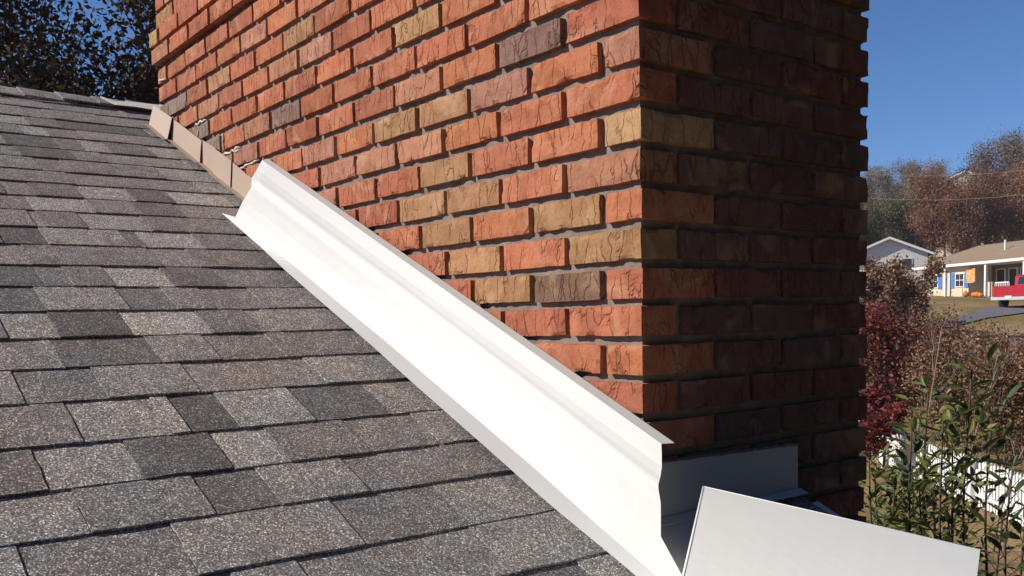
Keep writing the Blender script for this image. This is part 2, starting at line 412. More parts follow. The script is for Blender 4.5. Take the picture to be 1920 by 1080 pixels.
for i in range(len(LINES) - 1):
    L0, L1 = LINES[i], LINES[i + 1]
    if L0 > -RIDGE_X * NL: break
    seams = sorted(rows.get(i, [])); xm = -L0 / NL
    ymax = RAKE_Y if (xm > .03 or xm < -CH_L - .12) else -.004
    out = []; y = -2.25 - U(0, .2); 
    first = seams[0][0] if seams else 9
    while y < min(first, ymax) - .02:
        wd = rnd.choice([.11, .16, .2, .24, .3]) * U(.9, 1.1); y2 = y + wd
        if seams and y2 > first - .07: y2 = first
        out.append((y, min(y2, ymax), rnd.choice('dDmmmwwll'))); y = y2
    for k_, (ys, t) in enumerate(seams):
        ye = seams[k_ + 1][0] if k_ + 1 < len(seams) else ys + U(.14, .26)
        if ys < ymax: out.append((ys, min(ye, ymax), t))
        y = ye
    while y < ymax - .03:
        wd = rnd.choice([.12, .18, .22, .26]); y2 = y + wd
        if y2 > ymax - .05: y2 = ymax
        out.append((y, min(y2, ymax), rnd.choice('dmmmwwl'))); y = y2
    thick = rnd.random() < .5
    for (a, b, t) in out:
        if b - a < .012: continue
        thick = not thick if rnd.random() < .75 else thick
        tabs.append((i, a, b, t, thick))
def vis_score(p):
    x, y, d = proj(p)
    if d < .1: return 1e9
    dx = max(0, -x, x - 1920); dy = max(0, -y, y - 1080)
    return (dx + dy) * 10 + d if dx + dy > 90 else d
cand = []
for (i, a, b, t, th) in tabs:
    L0, L1 = LINES[i], LINES[i + 1]; mid = EX * ((L0 + L1) / 2) + Vector((0, (a + b) / 2, Z0))
    cand.append((vis_score(mid), i, a, b, t, th))
cand.sort(key=lambda q: q[0])
rest_v = []; rest_f = []
TH = .0046
ov = .03
for n_, (sc_, i, a, b, t, th) in enumerate(cand):
    L0, L1 = LINES[i], LINES[i + 1]; E_ = L1 - L0
    tilt = math.atan2(TH, E_)
    ex = (EX * math.cos(tilt) - EN * math.sin(tilt)); en = (EN * math.cos(tilt) + EX * math.sin(tilt))
    tk = TH * (1.15 if th else .9)
    g = .0006
    org = EX * (L0 + U(-.0012, .0012)) + EN * (-D0 + .0015 + TH + (.0 if th else -.0008)) + Vector((0, a + g, Z0))
    Mx = Matrix(((ex.x * (E_ + ov), 0, en.x * tk, org.x), (0, (b - a - 2 * g), 0, org.y), (ex.z * (E_ + ov), 0, en.z * tk, org.z), (0, 0, 0, 1)))
    me = SLABS[rnd.randrange(12)]
    if n_ < 278 and sc_ < 40:
        o = link('shingle', me, None, roof)
        o.matrix_world = Matrix.Translation(-HOFF) @ Mx if False else Mx
        o.matrix_parent_inverse = Matrix.Identity(4)
        o.matrix_local = Matrix.Translation(-HOFF) @ Mx
        c = TONE[t]; jv = U(.88, 1.12); o.color = (c[0] * jv, c[1] * jv, c[2] * jv, 1)
    else:
        base_ = len(rest_v); rest_v += [Mx @ q.co - HOFF for q in me.vertices]; rest_f += [tuple(base_ + q for q in pl.vertices) for pl in me.polygons]
if rest_v:
    o = link('shingles_beyond', mesh('shingles_beyond', rest_v, rest_f), M['shingle'], roof, 'stuff'); o.color = (.23, .215, .208, 1)
# ridge caps: bent pieces lapped along the ridge
def cap_mesh():
    w_ = .145; v = []; f = []; n = 6
    for y, h in ((0, .013), (.19, .005)):
        for i in range(-n, n + 1):
            u = i / n * w_; x = u / NL; z = -abs(u) * SLOPE / NL + (.006 * (1 - min(1, abs(i) / 2)) - .012 * (1 - min(1, abs(i) / 2)))
            v.append((x, y, z + h)); 
    for y, h in ((0, .006), (.19, 0)):
        for i in range(-n, n + 1):
            u = i / n * w_; v.append((u / NL, y, -abs(u) * SLOPE / NL - .006 * (1 - min(1, abs(i) / 2)) + h))
    K = 2 * n + 1
    for i in range(K - 1):
        f.append((i, i + 1, K + i + 1, K + i)); f.append((2 * K + i, 3 * K + i, 3 * K + i + 1, 2 * K + i + 1)); f.append((i, 2 * K + i, 2 * K + i + 1, i + 1))
    for i in (0, K - 1): f.append((i, K + i, 3 * K + i, 2 * K + i))
    me = mesh('shingle', v, f); me.materials.append(M['shingle']); return me
CAPM = cap_mesh()
y = RAKE_Y - .19; 
while y > -2.0:
    o = link('shingle', CAPM, None, roof); o.location = Vector((RIDGE_X, y, ridge_z - .004)) - HOFF
    o.rotation_euler = (0, U(-.02, .02), U(-.01, .01)); c = TONE[rnd.choice('mlw')]; o.color = (*c, 1); y -= .135

# ------------------------------------------------------------------ chimney
chim = empty('brick_chimney', (-1.26, .35, -3.5)); tag(chim, 'tall red and tan brick chimney with deep grey mortar joints, standing beside the shingle roof', 'chimney')
CO = Vector(chim.location)
BL, BH, BD = .1890, .0532, .0905
PL, PH = .20308, .0677
def brick_mesh(seed, nx=18, ny=9, nz=6, half=(BL / 2, BD / 2, BH / 2)):
    idx = {}; v = []; f = []
    def vid(i, j, k):
        if (i, j, k) in idx: return idx[(i, j, k)]
        p = Vector(((i / nx * 2 - 1) * half[0], (j / ny * 2 - 1) * half[1], (k / nz * 2 - 1) * half[2]))
        q = p * 1.0
        sgn = [(-1 if a == 0 else (1 if a == n else 0)) for a, n in ((i, nx), (j, ny), (k, nz))]
        ne = sum(1 for s_ in sgn if s_)
        sd = Vector((seed * 3.17, seed * 1.31, seed * 5.7))
        wear = (.0006 + .0018 * max(0, noise.noise(p * 38 + sd))) if ne >= 2 else 0
        if ne >= 2 and noise.noise(p * 21 + sd * 2) > .38: wear += .0022
        for a in range(3): q[a] -= sgn[a] * wear
        nv = noise.noise_vector(p * 30 + sd) * .0004 + noise.noise_vector(p * 75 + sd) * .0005
        # torn upright creases pressed into the faces
        cr = abs(noise.noise(Vector((p.x * 26, p.y * 26, p.z * 6)) + sd + nv * 300))
        if ne == 1 and sgn[2] == 0: q -= Vector(sgn) * (.0010 * max(0, 1 - cr / .10))
        q += nv
        q[0] += .0012 * noise.noise(Vector((p.z * 22, seed, 0))) * sgn[0]
        q[2] += .0006 * noise.noise(Vector((p.x * 14, seed, 4)))
        idx[(i, j, k)] = len(v); v.append(q); return idx[(i, j, k)]
    for i in range(nx):
        for j in range(ny):
            f.append((vid(i, j, nz), vid(i + 1, j, nz), vid(i + 1, j + 1, nz), vid(i, j + 1, nz)))
            f.append((vid(i, j, 0), vid(i, j + 1, 0), vid(i + 1, j + 1, 0), vid(i + 1, j, 0)))
    for i in range(nx):
        for k in range(nz):
            f.append((vid(i, 0, k), vid(i + 1, 0, k), vid(i + 1, 0, k + 1), vid(i, 0, k + 1)))
            f.append((vid(i, ny, k), vid(i, ny, k + 1), vid(i + 1, ny, k + 1), vid(i + 1, ny, k)))
    for j in range(ny):
        for k in range(nz):
            f.append((vid(nx, j, k), vid(nx, j + 1, k), vid(nx, j + 1, k + 1), vid(nx, j, k + 1)))
            f.append((vid(0, j, k), vid(0, j, k + 1), vid(0, j + 1, k + 1), vid(0, j + 1, k)))
    me = mesh('brick', v, f); me.materials.append(M['brick']); return me
BRICKS = [brick_mesh(s + 1) for s in range(14)]
def simple_brick(M_, V, Fc):
    b0 = len(V); h = (BL / 2, BD / 2, BH / 2)
    for z in (-1, 1):
        for x, y in ((-1, -1), (1, -1), (1, 1), (-1, 1)): V.append(M_ @ Vector((x * h[0], y * h[1], z * h[2])) - CO)
    Fc += [tuple(b0 + q for q in ff) for ff in ((3, 2, 1, 0), (4, 5, 6, 7), (0, 1, 5, 4), (1, 2, 6, 5), (2, 3, 7, 6), (3, 0, 4, 7))]
BC = {'o': (.475, .172, .090), 'r': (.425, .148, .084), 'R': (.37, .122, .074), 'p': (.425, .200, .128), 't': (.41, .222, .112), 'y': (.50, .30, .150), 'b': (.21, .125, .080), 'v': (.23, .140, .110), 'g': (.27, .20, .16), 'A': (.20, .105, .078), 'B': (.22, .100, .072), 'C': (.185, .108, .084), 'D': (.235, .135, .095)}  # A to D: clay darkened and greyed, shade put into the colour
special = [(1168, 240, 'y'), (1132, 460, 't'), (1060, 400, 't'), (890, 370, 't'), (838, 435, 't'), (795, 388, 't'), (835, 320, 't'), (788, 277, 'p'), (827, 208, 't'), (737, 238, 't'),
 (995, 80, 'v'), (1060, 532, 'b'), (940, 540, 't'), (890, 485, 't'), (777, 42, 't'), (755, 113, 'o'), (535, 215, 'v'), (562, 57, 't'), (590, 90, 'p'), (545, 110, 'p'), (920, 170, 'p'),
 (410, 150, 't'), (330, 197, 'g'), (345, 195, 'g'), (375, 235, 'g'), (403, 272, 'g'), (1062, 240, 'o'), (1060, 130, 'o'), (1000, 350, 'o'), (1000, 475, 'o'), (1165, 540, 'o'), (1130, 600, 'o'), (1165, 670, 'o'), (1130, 165, 'r'), (1130, 310, 'p'), (940, 290, 'r'), (1165, 375, 'o'), (960, 110, 'v'), (310, 205, 'g'), (300, 20, 't'), (290, 78, 'y'), (600, 355, 'p'), (640, 310, 'p')]
blist = []   # (center, along) along 0 = x, 1 = y ; k ; face
KTOP = 22
def corb(k): return .022 if k in (14, 15) else (.02 if k >= 20 else 0)
for k in range(-48, KTOP):
    zc = (k + .5) * PH; e = corb(k)
    odd = k % 2 != 0
    # west face (y = 0), bricks lie along x
    lay = []
    if odd:
        lay = [(-(n * PL + .0953), 'x') for n in range(12)]
    else:
        lay = [(-(.1045 + n * PL + .0953), 'x') for n in range(12)]
    for xc, _ in lay:
        if (k + 1) * PH > rz(xc + .1) - .05 or False:
            blist.append((Vector((xc, BD / 2 - e, zc)), 0, k, 'w'))
    # end bricks of the other direction
    if odd: blist.append((Vector((-CH_L + BD / 2 - e, BL / 2 - e, zc)), 1, k, 'w'))
    else: blist.append((Vector((-BD / 2 + e, BL / 2 - e, zc)), 1, k, 'c'))
    # south face (x = 0), bricks along y
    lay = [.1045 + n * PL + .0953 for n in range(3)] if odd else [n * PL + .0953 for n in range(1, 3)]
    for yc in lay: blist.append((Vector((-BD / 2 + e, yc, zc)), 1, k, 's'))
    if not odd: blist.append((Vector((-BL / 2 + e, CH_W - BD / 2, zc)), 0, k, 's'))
bc = []
for (c, al, k, fc) in blist:
    if fc == 'w' and al == 1 and (k + 1) * PH < rz(-CH_L) - .1: continue
    if k < -8 and fc == 's' and c.y < .2: pass
    fp = Vector((0, c.y, c.z)) if fc == 's' else Vector((c.x, 0, c.z))
    bc.append((vis_score(fp), c, al, k, fc, proj(fp)))
bc.sort(key=lambda q: q[0])
sv = []; sf = []; taken = set(); nb = 0
colmap = {}
for px, py, t in special:
    best = min(range(len(bc)), key=lambda q: (bc[q][5][0] - px) ** 2 + 2 * (bc[q][5][1] - py) ** 2 + (1e7 if bc[q][4] == 's' else 0))
    colmap[best] = t
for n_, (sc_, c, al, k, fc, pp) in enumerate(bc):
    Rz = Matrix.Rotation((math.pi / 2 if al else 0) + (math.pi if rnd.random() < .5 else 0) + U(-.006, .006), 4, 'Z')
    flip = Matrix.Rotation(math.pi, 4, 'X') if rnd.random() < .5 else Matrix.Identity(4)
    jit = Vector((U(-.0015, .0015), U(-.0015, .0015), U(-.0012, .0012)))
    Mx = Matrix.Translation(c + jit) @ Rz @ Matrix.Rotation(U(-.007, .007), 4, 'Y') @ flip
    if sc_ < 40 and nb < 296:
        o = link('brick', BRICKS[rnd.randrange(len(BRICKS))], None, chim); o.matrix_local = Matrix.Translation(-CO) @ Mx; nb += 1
        t = colmap.get(n_) or rnd.choice('ABCABCD' if fc == 's' else 'oorrrrRppro')  # shaded south face draws the set with its shade painted in
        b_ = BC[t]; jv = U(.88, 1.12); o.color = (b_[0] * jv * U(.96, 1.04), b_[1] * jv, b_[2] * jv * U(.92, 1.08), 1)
    else: simple_brick(Mx, sv, sf)
o = link('bricks_beyond', mesh('bricks_beyond', sv, sf), M['brick'], chim, 'stuff'); o.color = (.45, .14, .07, 1)
print('bricks', nb, len(bc))
# mortar: rough recessed sheets closed into a core
REC = .0125
def sheet(o0, du, dv, nu, nv, nrm, amp):
    V = []; Fc = []
    for i in range(nu + 1):
        for j in range(nv + 1):
            p = o0 + du * (i / nu) + dv * (j / nv)
            d = 0 if i in (0, nu) or j in (0, nv) else amp * (noise.noise(p * 55) + .6 * noise.noise(p * 150))
            V.append(p + nrm * d - CO)
    for i in range(nu):
        for j in range(nv): a = i * (nv + 1) + j; Fc.append((a, a + nv + 1, a + nv + 2, a + 1))
    return V, Fc
zt, zb = KTOP * PH, -3.5
V1, F1 = sheet(Vector((-CH_L + REC, REC, -.6)), Vector((CH_L - 2 * REC, 0, 0)), Vector((0, 0, zt + .6)), 230, 170, Vector((0, -1, 0)), .0028)
V2, F2 = sheet(Vector((-REC, REC, -.8)), Vector((0, CH_W - 2 * REC, 0)), Vector((0, 0, zt + .8)), 70, 170, Vector((1, 0, 0)), .0022)
b0 = len(V1); V1 += V2; F1 += [tuple(q + b0 for q in ff) for ff in F2]
link('mortar', mesh('mortar', V1, F1, True), M['mortar'], chim)
mb = MB().box((-CH_L + REC + .003, REC + .004, zb), (-REC - .004, CH_W - REC - .0, zt))
mb.v = [p - CO for p in mb.v]; mb.build('core', M['mortar'], chim)
mb = MB().box((-CH_L - .06, -.06, zt), (.06, CH_W + .06, zt + .07)); mb.box((-CH_L - .02, -.02, zt + .0701), (.02, CH_W + .02, zt + .12))
mb.v = [p - CO for p in mb.v]; mb.build('cap', M['concrete'], chim)

# step flashing: bent tan pieces climbing the side of the chimney
def step_piece(x0, x1, h, tilt, lean, gap):
    mb = MB(); n = 4; t = .0012
    def col(x, up):
        z = rz(x)
        return Vector((x, -.006 - gap - lean * (1 - up), z + .0045 + h * up))
    for s_ in (0, 1):
        for i in range(n + 1):
            x = x0 + (x1 - x0) * i / n
            for up in (0, .5, 1):
                p = col(x, up); p.z += tilt * (i / n) * up; p.y += (-t if s_ else 0) + .001 * noise.noise(Vector((x * 30, up, 0))); mb.v.append(p)
            q = col(x, 0); mb.v.append(Vector((x, q.y - .018 - (t if s_ else 0), q.z + (.0012 if s_ else 0) - .002)))
    K = (n + 1) * 4
    for i in range(n):
        a = i * 4; b = a + 4
        for j, j2 in ((0, 1), (1, 2)):
            mb.f.append((K + a + j, K + b + j, K + b + j2, K + a + j2)); mb.f.append((a + j, a + j2, b + j2, b + j))
        mb.f.append((K + a + 3, K + b + 3, K + b, K + a)); mb.f.append((a + 3, a, b, b + 3))
        mb.f.append((a + 2, b + 2, K + b + 2, K + a + 2)); mb.f.append((a + 3, K + a + 3, K + b + 3, b + 3))
    for a in (0, n * 4):
        mb.f.append((a, a + 1, K + a + 1, K + a)); mb.f.append((a + 1, a + 2, K + a + 2, K + a + 1)); mb.f.append((a, K + a, K + a + 3, a + 3))
    mb.v = [p - CO for p in mb.v]
    mb.build('step_flashing', M['tan_metal'], chim)
edges = [-2.53, -2.335, -2.06, -1.94, -1.80, -1.66, -1.53, -1.40, -1.27, -1.14, -1.01, -.88, -.75, -.62, -.49, -.36, -.23, -.1]
for i in range(len(edges) - 1):
    g = .012 if i == 0 else (.002 + .004 * (i % 2))
    step_piece(edges[i] - .012, edges[i + 1] - .004, U(.068, .084), U(-.010, .008), U(.004, .010) + (.012 if i == 0 else 0), g)
# sealant smears left on the bricks above the step flashing
def smear(pts, rad):
    P_ = [Vector(hit(px, py, (0, 1, 0), -.001)) for px, py in pts]; mb = MB(); Q = []; Rr = []
    for i in range(len(P_) - 1):
        for s_ in range(4):
            p = P_[i].lerp(P_[i + 1], s_ / 4); Q.append(p + Vector((U(-.004, .004), U(-.002, .001), U(-.004, .004)))); Rr.append(rad * U(.5, 1.4))
    Q.append(P_[-1]); Rr.append(rad * .4); mb.tube(Q, Rr, 5); mb.v = [p - CO for p in mb.v]; mb.build('sealant_smear', M['caulk'], chim, True)
smear([(418, 250), (419, 270), (418, 290)], .003); smear([(420, 292), (435, 284), (452, 276)], .0045); smear([(366, 235), (376, 229), (388, 225)], .0035)
smear([(370, 262), (372, 245)], .005); smear([(446, 318), (462, 310), (486, 300)], .0035); smear([(300, 152), (312, 148)], .0035); smear([(438, 285), (450, 282)], .0035)

# apron flashing bent from the shaded face on to the roof
mb = MB(); yA, yB = -.045, .4405
ztop, bend = -.283, -.402
def apron(pts, y0, y1):
    n = 14; base = len(mb.v)
    for j in range(n + 1):
        y = y0 + (y1 - y0) * j / n
        for (x, z) in pts:
            skew = (.010 * (y - y0) / (y1 - y0)) if z > bend + .05 else .0
            mb.v.append(Vector((x, y, z - skew + .0008 * noise.noise(Vector((y * 12, z * 9, 0))))))
    K = len(pts)
    for j in range(n):
        for i in range(K):
            i2 = (i + 1) % K; a = base + j * K; mb.f.append((a + i, a + i2, a + K + i2, a + K + i))
    H_ = K // 2; order = [0] + list(range(1, K))
    for off_ in (base, base + n * K):
        for i in range(H_ - 1): mb.f.append(tuple(off_ + q for q in ((i + K - 0) % K, i + 1, K - 2 - i, K - 1 - i)))
apron([(.0050, ztop), (.0056, bend + .004), (.012, rz(.012) + .010), (.030, rz(.030) + .010), (.030, rz(.030) + .0085), (.0105, rz(.0105) + .0085), (.0041, bend + .003), (.0035, ztop)], yA, yB)
apron([(.028, rz(.028) + .0083), (.205, rz(.205) + .0083), (.205, rz(.205) + .0065), (.028, rz(.028) + .0065)], -.13, .17)
mb.v = [p - CO for p in mb.v]; ap = mb.build('apron_flashing', M['white'], chim)
mb = MB(); Q = []; Rr = []
for j in range(40):
    y = .02 + j * .0108; Q.append(Vector((.004, y, ztop - .010 * (y / .44) + .002 + U(-.0015, .0015)))); Rr.append(U(.002, .0042))
mb.tube(Q, Rr, 5); mb.v = [p - CO for p in mb.v]; mb.build('sealant_bead', M['mortar'], chim, True)

# saddle strip behind the chimney, pale bent metal crossing below the ridge
mb = MB()
pts = [on_roof(188, 181, .012), on_roof(214, 190, .012), on_roof(260, 193, .014), on_roof(303, 198, .016), on_roof(340, 202, .016)]
pts2 = [on_roof(190, 184, .012), on_roof(216, 197, .012), on_roof(255, 201, .012), on_roof(303, 209, .012), on_roof(340, 215, .012)]
for p, q in zip(pts, pts2):
    for s_ in (0, .002): mb.v.append(Vector(p) + EN * s_); mb.v.append(Vector(q) + EN * s_)
for i in range(4):
    a = i * 4; b = a + 4
    mb.f += [(a + 2, a + 3, b + 3, b + 2), (a, b, b + 1, a + 1), (a + 1, b + 1, b + 3, a + 3), (a, a + 2, b + 2, b)]
mb.f += [(0, 1, 3, 2), (16, 18, 19, 17)]
hpart(mb, 'saddle_strip', M['pale_metal'], roof)

# ------------------------------------------------------------------ long white flashing leaning on the chimney
tag_fl = None
def build_flashing():
    # bottom crease on the roof and top fold near the bricks, from the photo
    cr_px = [(441, 407), (466, 428), (626, 560), (723, 640), (1000, 876), (1120, 984), (1231, 1080), (1290, 1131)]
    fl_px = [(416, 398), (490, 463), (541, 511), (598, 560), (690, 640), (882, 811), (1045, 954), (1195, 1080), (1252, 1131)]
    lift = .024
    crease = [Vector(on_roof(*q, lift)) for q in cr_px]; outer = [Vector(on_roof(*q, .009)) for q in fl_px]
    top = [Vector(hit(490, 299, (0, 1, 0), -.034)), Vector(hit(1240, 832, (0, 1, 0), -.034))]
    # face parametrisation: t along, u up
    A0, A1 = crease[0], crease[-1]; T0, T1 = top
    def cre(t):   # t = x coordinate
        xs = [p.x for p in crease]; return Vector((t, float(np.interp(t, xs, [p.y for p in crease])), float(np.interp(t, xs, [p.z for p in crease]))))
    def out(t):
        xs = [p.x for p in outer]; return Vector((t, float(np.interp(t, xs, [p.y for p in outer])), rz(t) + .0075 + .002 * noise.noise(Vector((t * 5, 0, 0)))))
    dT = (T1 - T0) / (T1.x - T0.x)
    def topp(t): return T0 + dT * (t - T0.x)
    prof = [(1.0, 0), (.93, .0004), (.82, .0012), (.74, .004), (.69, .0068), (.66, .0074), (.63, .0066), (.56, .0028), (.53, .0026), (.45, .0034), (.30, .0045), (.15, .0035), (.05, .0012), (0, 0)]
    # end cuts: where the silhouette runs, as x offset from the straight end (u from top to bottom)
    nearend = {}
    def x_on_face(px, py):
        # walk along the face plane to find t,u for a pixel
        best = None
        n0 = (T1 - T0).cross(A0 - T0).normalized(); d0 = n0.dot(T0)
        return Vector(hit(px, py, tuple(n0), d0))
    near = [x_on_face(*q) for q in [(1240, 832), (1239, 870), (1236, 890), (1229, 915), (1231, 945), (1229, 980), (1227, 1010), (1240, 1045), (1262, 1080), (1290, 1131)]]
    far = [x_on_face(*q) for q in [(493, 298), (481, 316), (471, 334), (470, 351), (455, 374), (441, 407)]]
    def u_of(p):
        a = cre(p.x); b = topp(p.x); return (p.z - a.z) / (b.z - a.z)
    nu = sorted((u_of(p), p.x) for p in near); fu = sorted((u_of(p), p.x) for p in far)
    xn = lambda u: float(np.interp(u, [q[0] for q in nu], [q[1] for q in nu])); xf = lambda u: float(np.interp(u, [q[0] for q in fu], [q[1] for q in fu]))
    NSEG = 60; V = []; K = len(prof) + 2
    nrm = (T1 - T0).cross(A0 - T0).normalized()
    if nrm.y > 0: nrm = -nrm
    for i in range(NSEG + 1):
        s_ = i / NSEG
        # hem bent back to the bricks
        x = xf(1) + (xn(1) + .012 - xf(1)) * s_; p = topp(x); V.append(p + Vector((0, .019, .006)))
        for u, wv in prof:
            x = xf(u) + (xn(u) - xf(u)) * s_; a = cre(x); b = topp(x)
            wob = .0016 * noise.noise(Vector((x * 3.2, u * 2, 1)))
            V.append(a.lerp(b, u) + nrm * (wv * .5 + wob * math.sin(math.pi * u)))
        x = outer[0].x + (outer[-1].x - outer[0].x) * s_; V.append(out(x))
    n1 = len(V); t = .0011
    # thickness: offset towards the wall / roof
    for i in range(NSEG + 1):
        for j in range(K):
            p = V[i * K + j]; V.append(p + (Vector((0, 0, -t)) if j in (0, K - 1) else -nrm * t))
    Fc = []
    for i in range(NSEG):
        for j in range(K - 1):
            a = i * K + j; Fc.append((a, a + 1, a + K + 1, a + K)); Fc.append((n1 + a, n1 + a + K, n1 + a + K + 1, n1 + a + 1))
        for j in (0, K - 1): a = i * K + j; Fc.append((a, a + K, n1 + a + K, n1 + a))
    for i in (0, NSEG):
        for j in range(K - 1): a = i * K + j; Fc.append((a, n1 + a, n1 + a + 1, a + 1))
    org = Vector((-.7, -.1, rz(-.7)))
    me = mesh('counter_flashing', [p - org for p in V], Fc)
    o = link('counter_flashing', me, M['white']); o.location = org
    tag(o, 'long white bent metal flashing strip leaning against the sunlit side of the chimney', 'flashing')
build_flashing()

# loose white sheet with turned-down edges, lying on the roof in front of the chimney
def build_sheet():
    off = .19
    a = Vector(on_roof(1320, 912, .155)); b = Vector(on_roof(1838, 1030, .25)); c = Vector(on_roof(1282, 1080, .205)); d = Vector(on_roof(1832, 1080, .275))
    dl = (c - a).normalized(); dr = (d - b).normalized(); LEN = .52
    c = a + dl * LEN; d = b + dr * LEN
    org = a.lerp(d, .5); org.z = rz(org.x)
    t = .0012
    mb = MB(); n = 12
    def P(s_, q, up=0):
        p = (a.lerp(b, s_)).lerp(c.lerp(d, s_), q)
        p = p + EN * 0.0; return p + EN * up
    for s2 in (0, -t):
        for i in range(n + 1):
            for j in range(n + 1): mb.v.append(P(i / n, j / n, s2))
    S = (n + 1) ** 2
    for i in range(n):
        for j in range(n):
            q = i * (n + 1) + j; mb.f.append((q, q + 1, q + n + 2, q + n + 1)); mb.f.append((S + q, S + q + n + 1, S + q + n + 2, S + q + 1))
    for k_ in range(n):
        for (p, q) in ((k_, k_ + 1), (n * (n + 1) + k_ + 1, n * (n + 1) + k_), ((k_ + 1) * (n + 1), k_ * (n + 1)), (k_ * (n + 1) + n, (k_ + 1) * (n + 1) + n)): mb.f.append((p, q, S + q, S + p))
    mb.v = [p - org for p in mb.v]
    root = empty('metal_sheet', org); tag(root, 'loose white metal sheet with turned-down edges lying on the roof below the chimney', 'metal sheet')
    mb.build('top_face', M['white2'], root)
    def leg(p, q, ins):
        m2 = MB(); p = p + ins; q = q + ins
        pd = Vector((p.x, p.y, rz(p.x) + .0105)); qd = Vector((q.x, q.y, rz(q.x) + .0105))
        h = ins.normalized() * t
        m2.prism([p - EN * t * 1.2, q - EN * t * 1.2, qd, pd], h); m2.v = [v_ - org for v_ in m2.v]; m2.build('turned_edge', M['white2'], root)
    inn = (b - a).normalized()
    leg(a, c, inn * .004); leg(a + inn * .006, b - inn * .006, dl * .006)
    # rolled bright hems along the two edges seen
    for p, q in ((a, b), (a, c)):
        m2 = MB().tube([p - EN * .0016, p.lerp(q, .5) - EN * .0012, q - EN * .0016], .0021, 6); m2.v = [v_ - org for v_ in m2.v]; m2.build('hem', M['white2'], root, True)
build_sheet()

# ------------------------------------------------------------------ plants
def quads(name, P, size, mat, flat=0.0, elong=1.6, rs=None):
    rs = rs or nrs; n = len(P); P = np.asarray(P, float)
    a = rs.normal(size=(n, 3)); a[:, 2] *= (1 - flat); a /= np.linalg.norm(a, axis=1, keepdims=True) + 1e-9
    b = rs.normal(size=(n, 3)); b -= (b * a).sum(1, keepdims=True) * a; b /= np.linalg.norm(b, axis=1, keepdims=True) + 1e-9
    sz = size * rs.uniform(.55, 1.3, (n, 1)); c = np.cross(a, b)
    a = a * sz * elong * .5; b = b * sz * .5
    bend = c * sz * rs.uniform(-.18, .18, (n, 1))
    V = np.stack([P - a, P - b * .9 + bend, P + a, P + b * .9 + bend], 1).reshape(-1, 3)
    me = bpy.data.meshes.new(name); me.vertices.add(4 * n); me.vertices.foreach_set('co', V.ravel())
    me.loops.add(4 * n); me.loops.foreach_set('vertex_index', np.arange(4 * n, dtype=np.int32))
    me.polygons.add(n); me.polygons.foreach_set('loop_start', np.arange(0, 4 * n, 4, dtype=np.int32)); me.polygons.foreach_set('loop_total', np.full(n, 4, dtype=np.int32))
    me.update(calc_edges=True); me.materials.append(mat); return me
def skeleton(seed, h, spread, r0, levels=3, nb=6, up=.5, first=.3, sides=5, wig=.12, lean=(0, 0)):
    r = random.Random(seed); mb = MB(); tips = []
    def grow(p, d, ln, rad, lv):
        n = 5; pts = [p]; q = p.copy(); dd = d.normalized()
        for i in range(n):
            dd = (dd + Vector((r.uniform(-1, 1), r.uniform(-1, 1), r.uniform(-.4, .8) * (.5 if lv else .3))) * wig).normalized()
            q = q + dd * ln / n; pts.append(q.copy())
        rr = [rad * (1 - .75 * i / n) for i in range(n + 1)]
        mb.tube(pts, rr, sides if lv == 0 else (4 if lv == 1 else 3))
        if lv >= levels: tips.extend(pts[1:]); return
        if lv == levels - 1: tips.extend(pts[3:])
        k = nb if lv == 0 else max(3, nb - 2)
        for i in range(k):
            t = first + (1 - first) * (i + r.random()) / k if lv == 0 else .3 + .7 * (i + r.random()) / k
            j = min(n - 1, int(t * n)); pp = pts[j].lerp(pts[j + 1], t * n - j)
            az = r.uniform(0, 6.283); sd = Vector((math.cos(az), math.sin(az), 0))
            nd = (sd * (1 - up) + Vector((0, 0, up)) + dd * .35)
            l2 = (spread if lv == 0 else ln * .55) * r.uniform(.7, 1.15) * (1.15 - .45 * t if lv == 0 else 1)
            grow(pp, nd, l2, max(rad * .42 * (1 - .4 * t), .004), lv + 1)
        if lv == 0: tips.append(pts[-1])
    grow(Vector((0, 0, -.15)), Vector((lean[0], lean[1], 1)), h, r0, 0)
    return mb, tips
def cloud(tips, per, sig, seed, squash=.8):
    rs = np.random.RandomState(seed); T = np.array([tuple(t) for t in tips])
    P = np.repeat(T, per, axis=0); P = P + rs.normal(size=P.shape) * np.array([sig, sig, sig * squash]); return P
def kind_tree(seed, h, spread, r0, bark, leaf, per, sig, size, **kw):
    mb, tips = skeleton(seed, h, spread, r0, **kw)
    tr = mesh('trunk', mb.v, mb.f, True); tr.materials.append(bark)
    P = cloud(tips, per, sig, seed); P = P[P[:, 2] > h * .12]
    cr = quads('crown', P, size, leaf, rs=np.random.RandomState(seed + 5)); return tr, cr
def put_tree(name, meshes, loc, rot, sc, label, cat='tree', group=None):
    e = empty(name, loc); e.rotation_euler = (0, 0, rot); e.scale = (sc, sc, sc); tag(e, label, cat, group)
    link('trunk', meshes[0], None, e); link('crown', meshes[1], None, e); return e
def gpt(px, d, dz=0.0):
    p = at(px, 590, d); return Vector((p.x, p.y, ground_z(p) + dz))

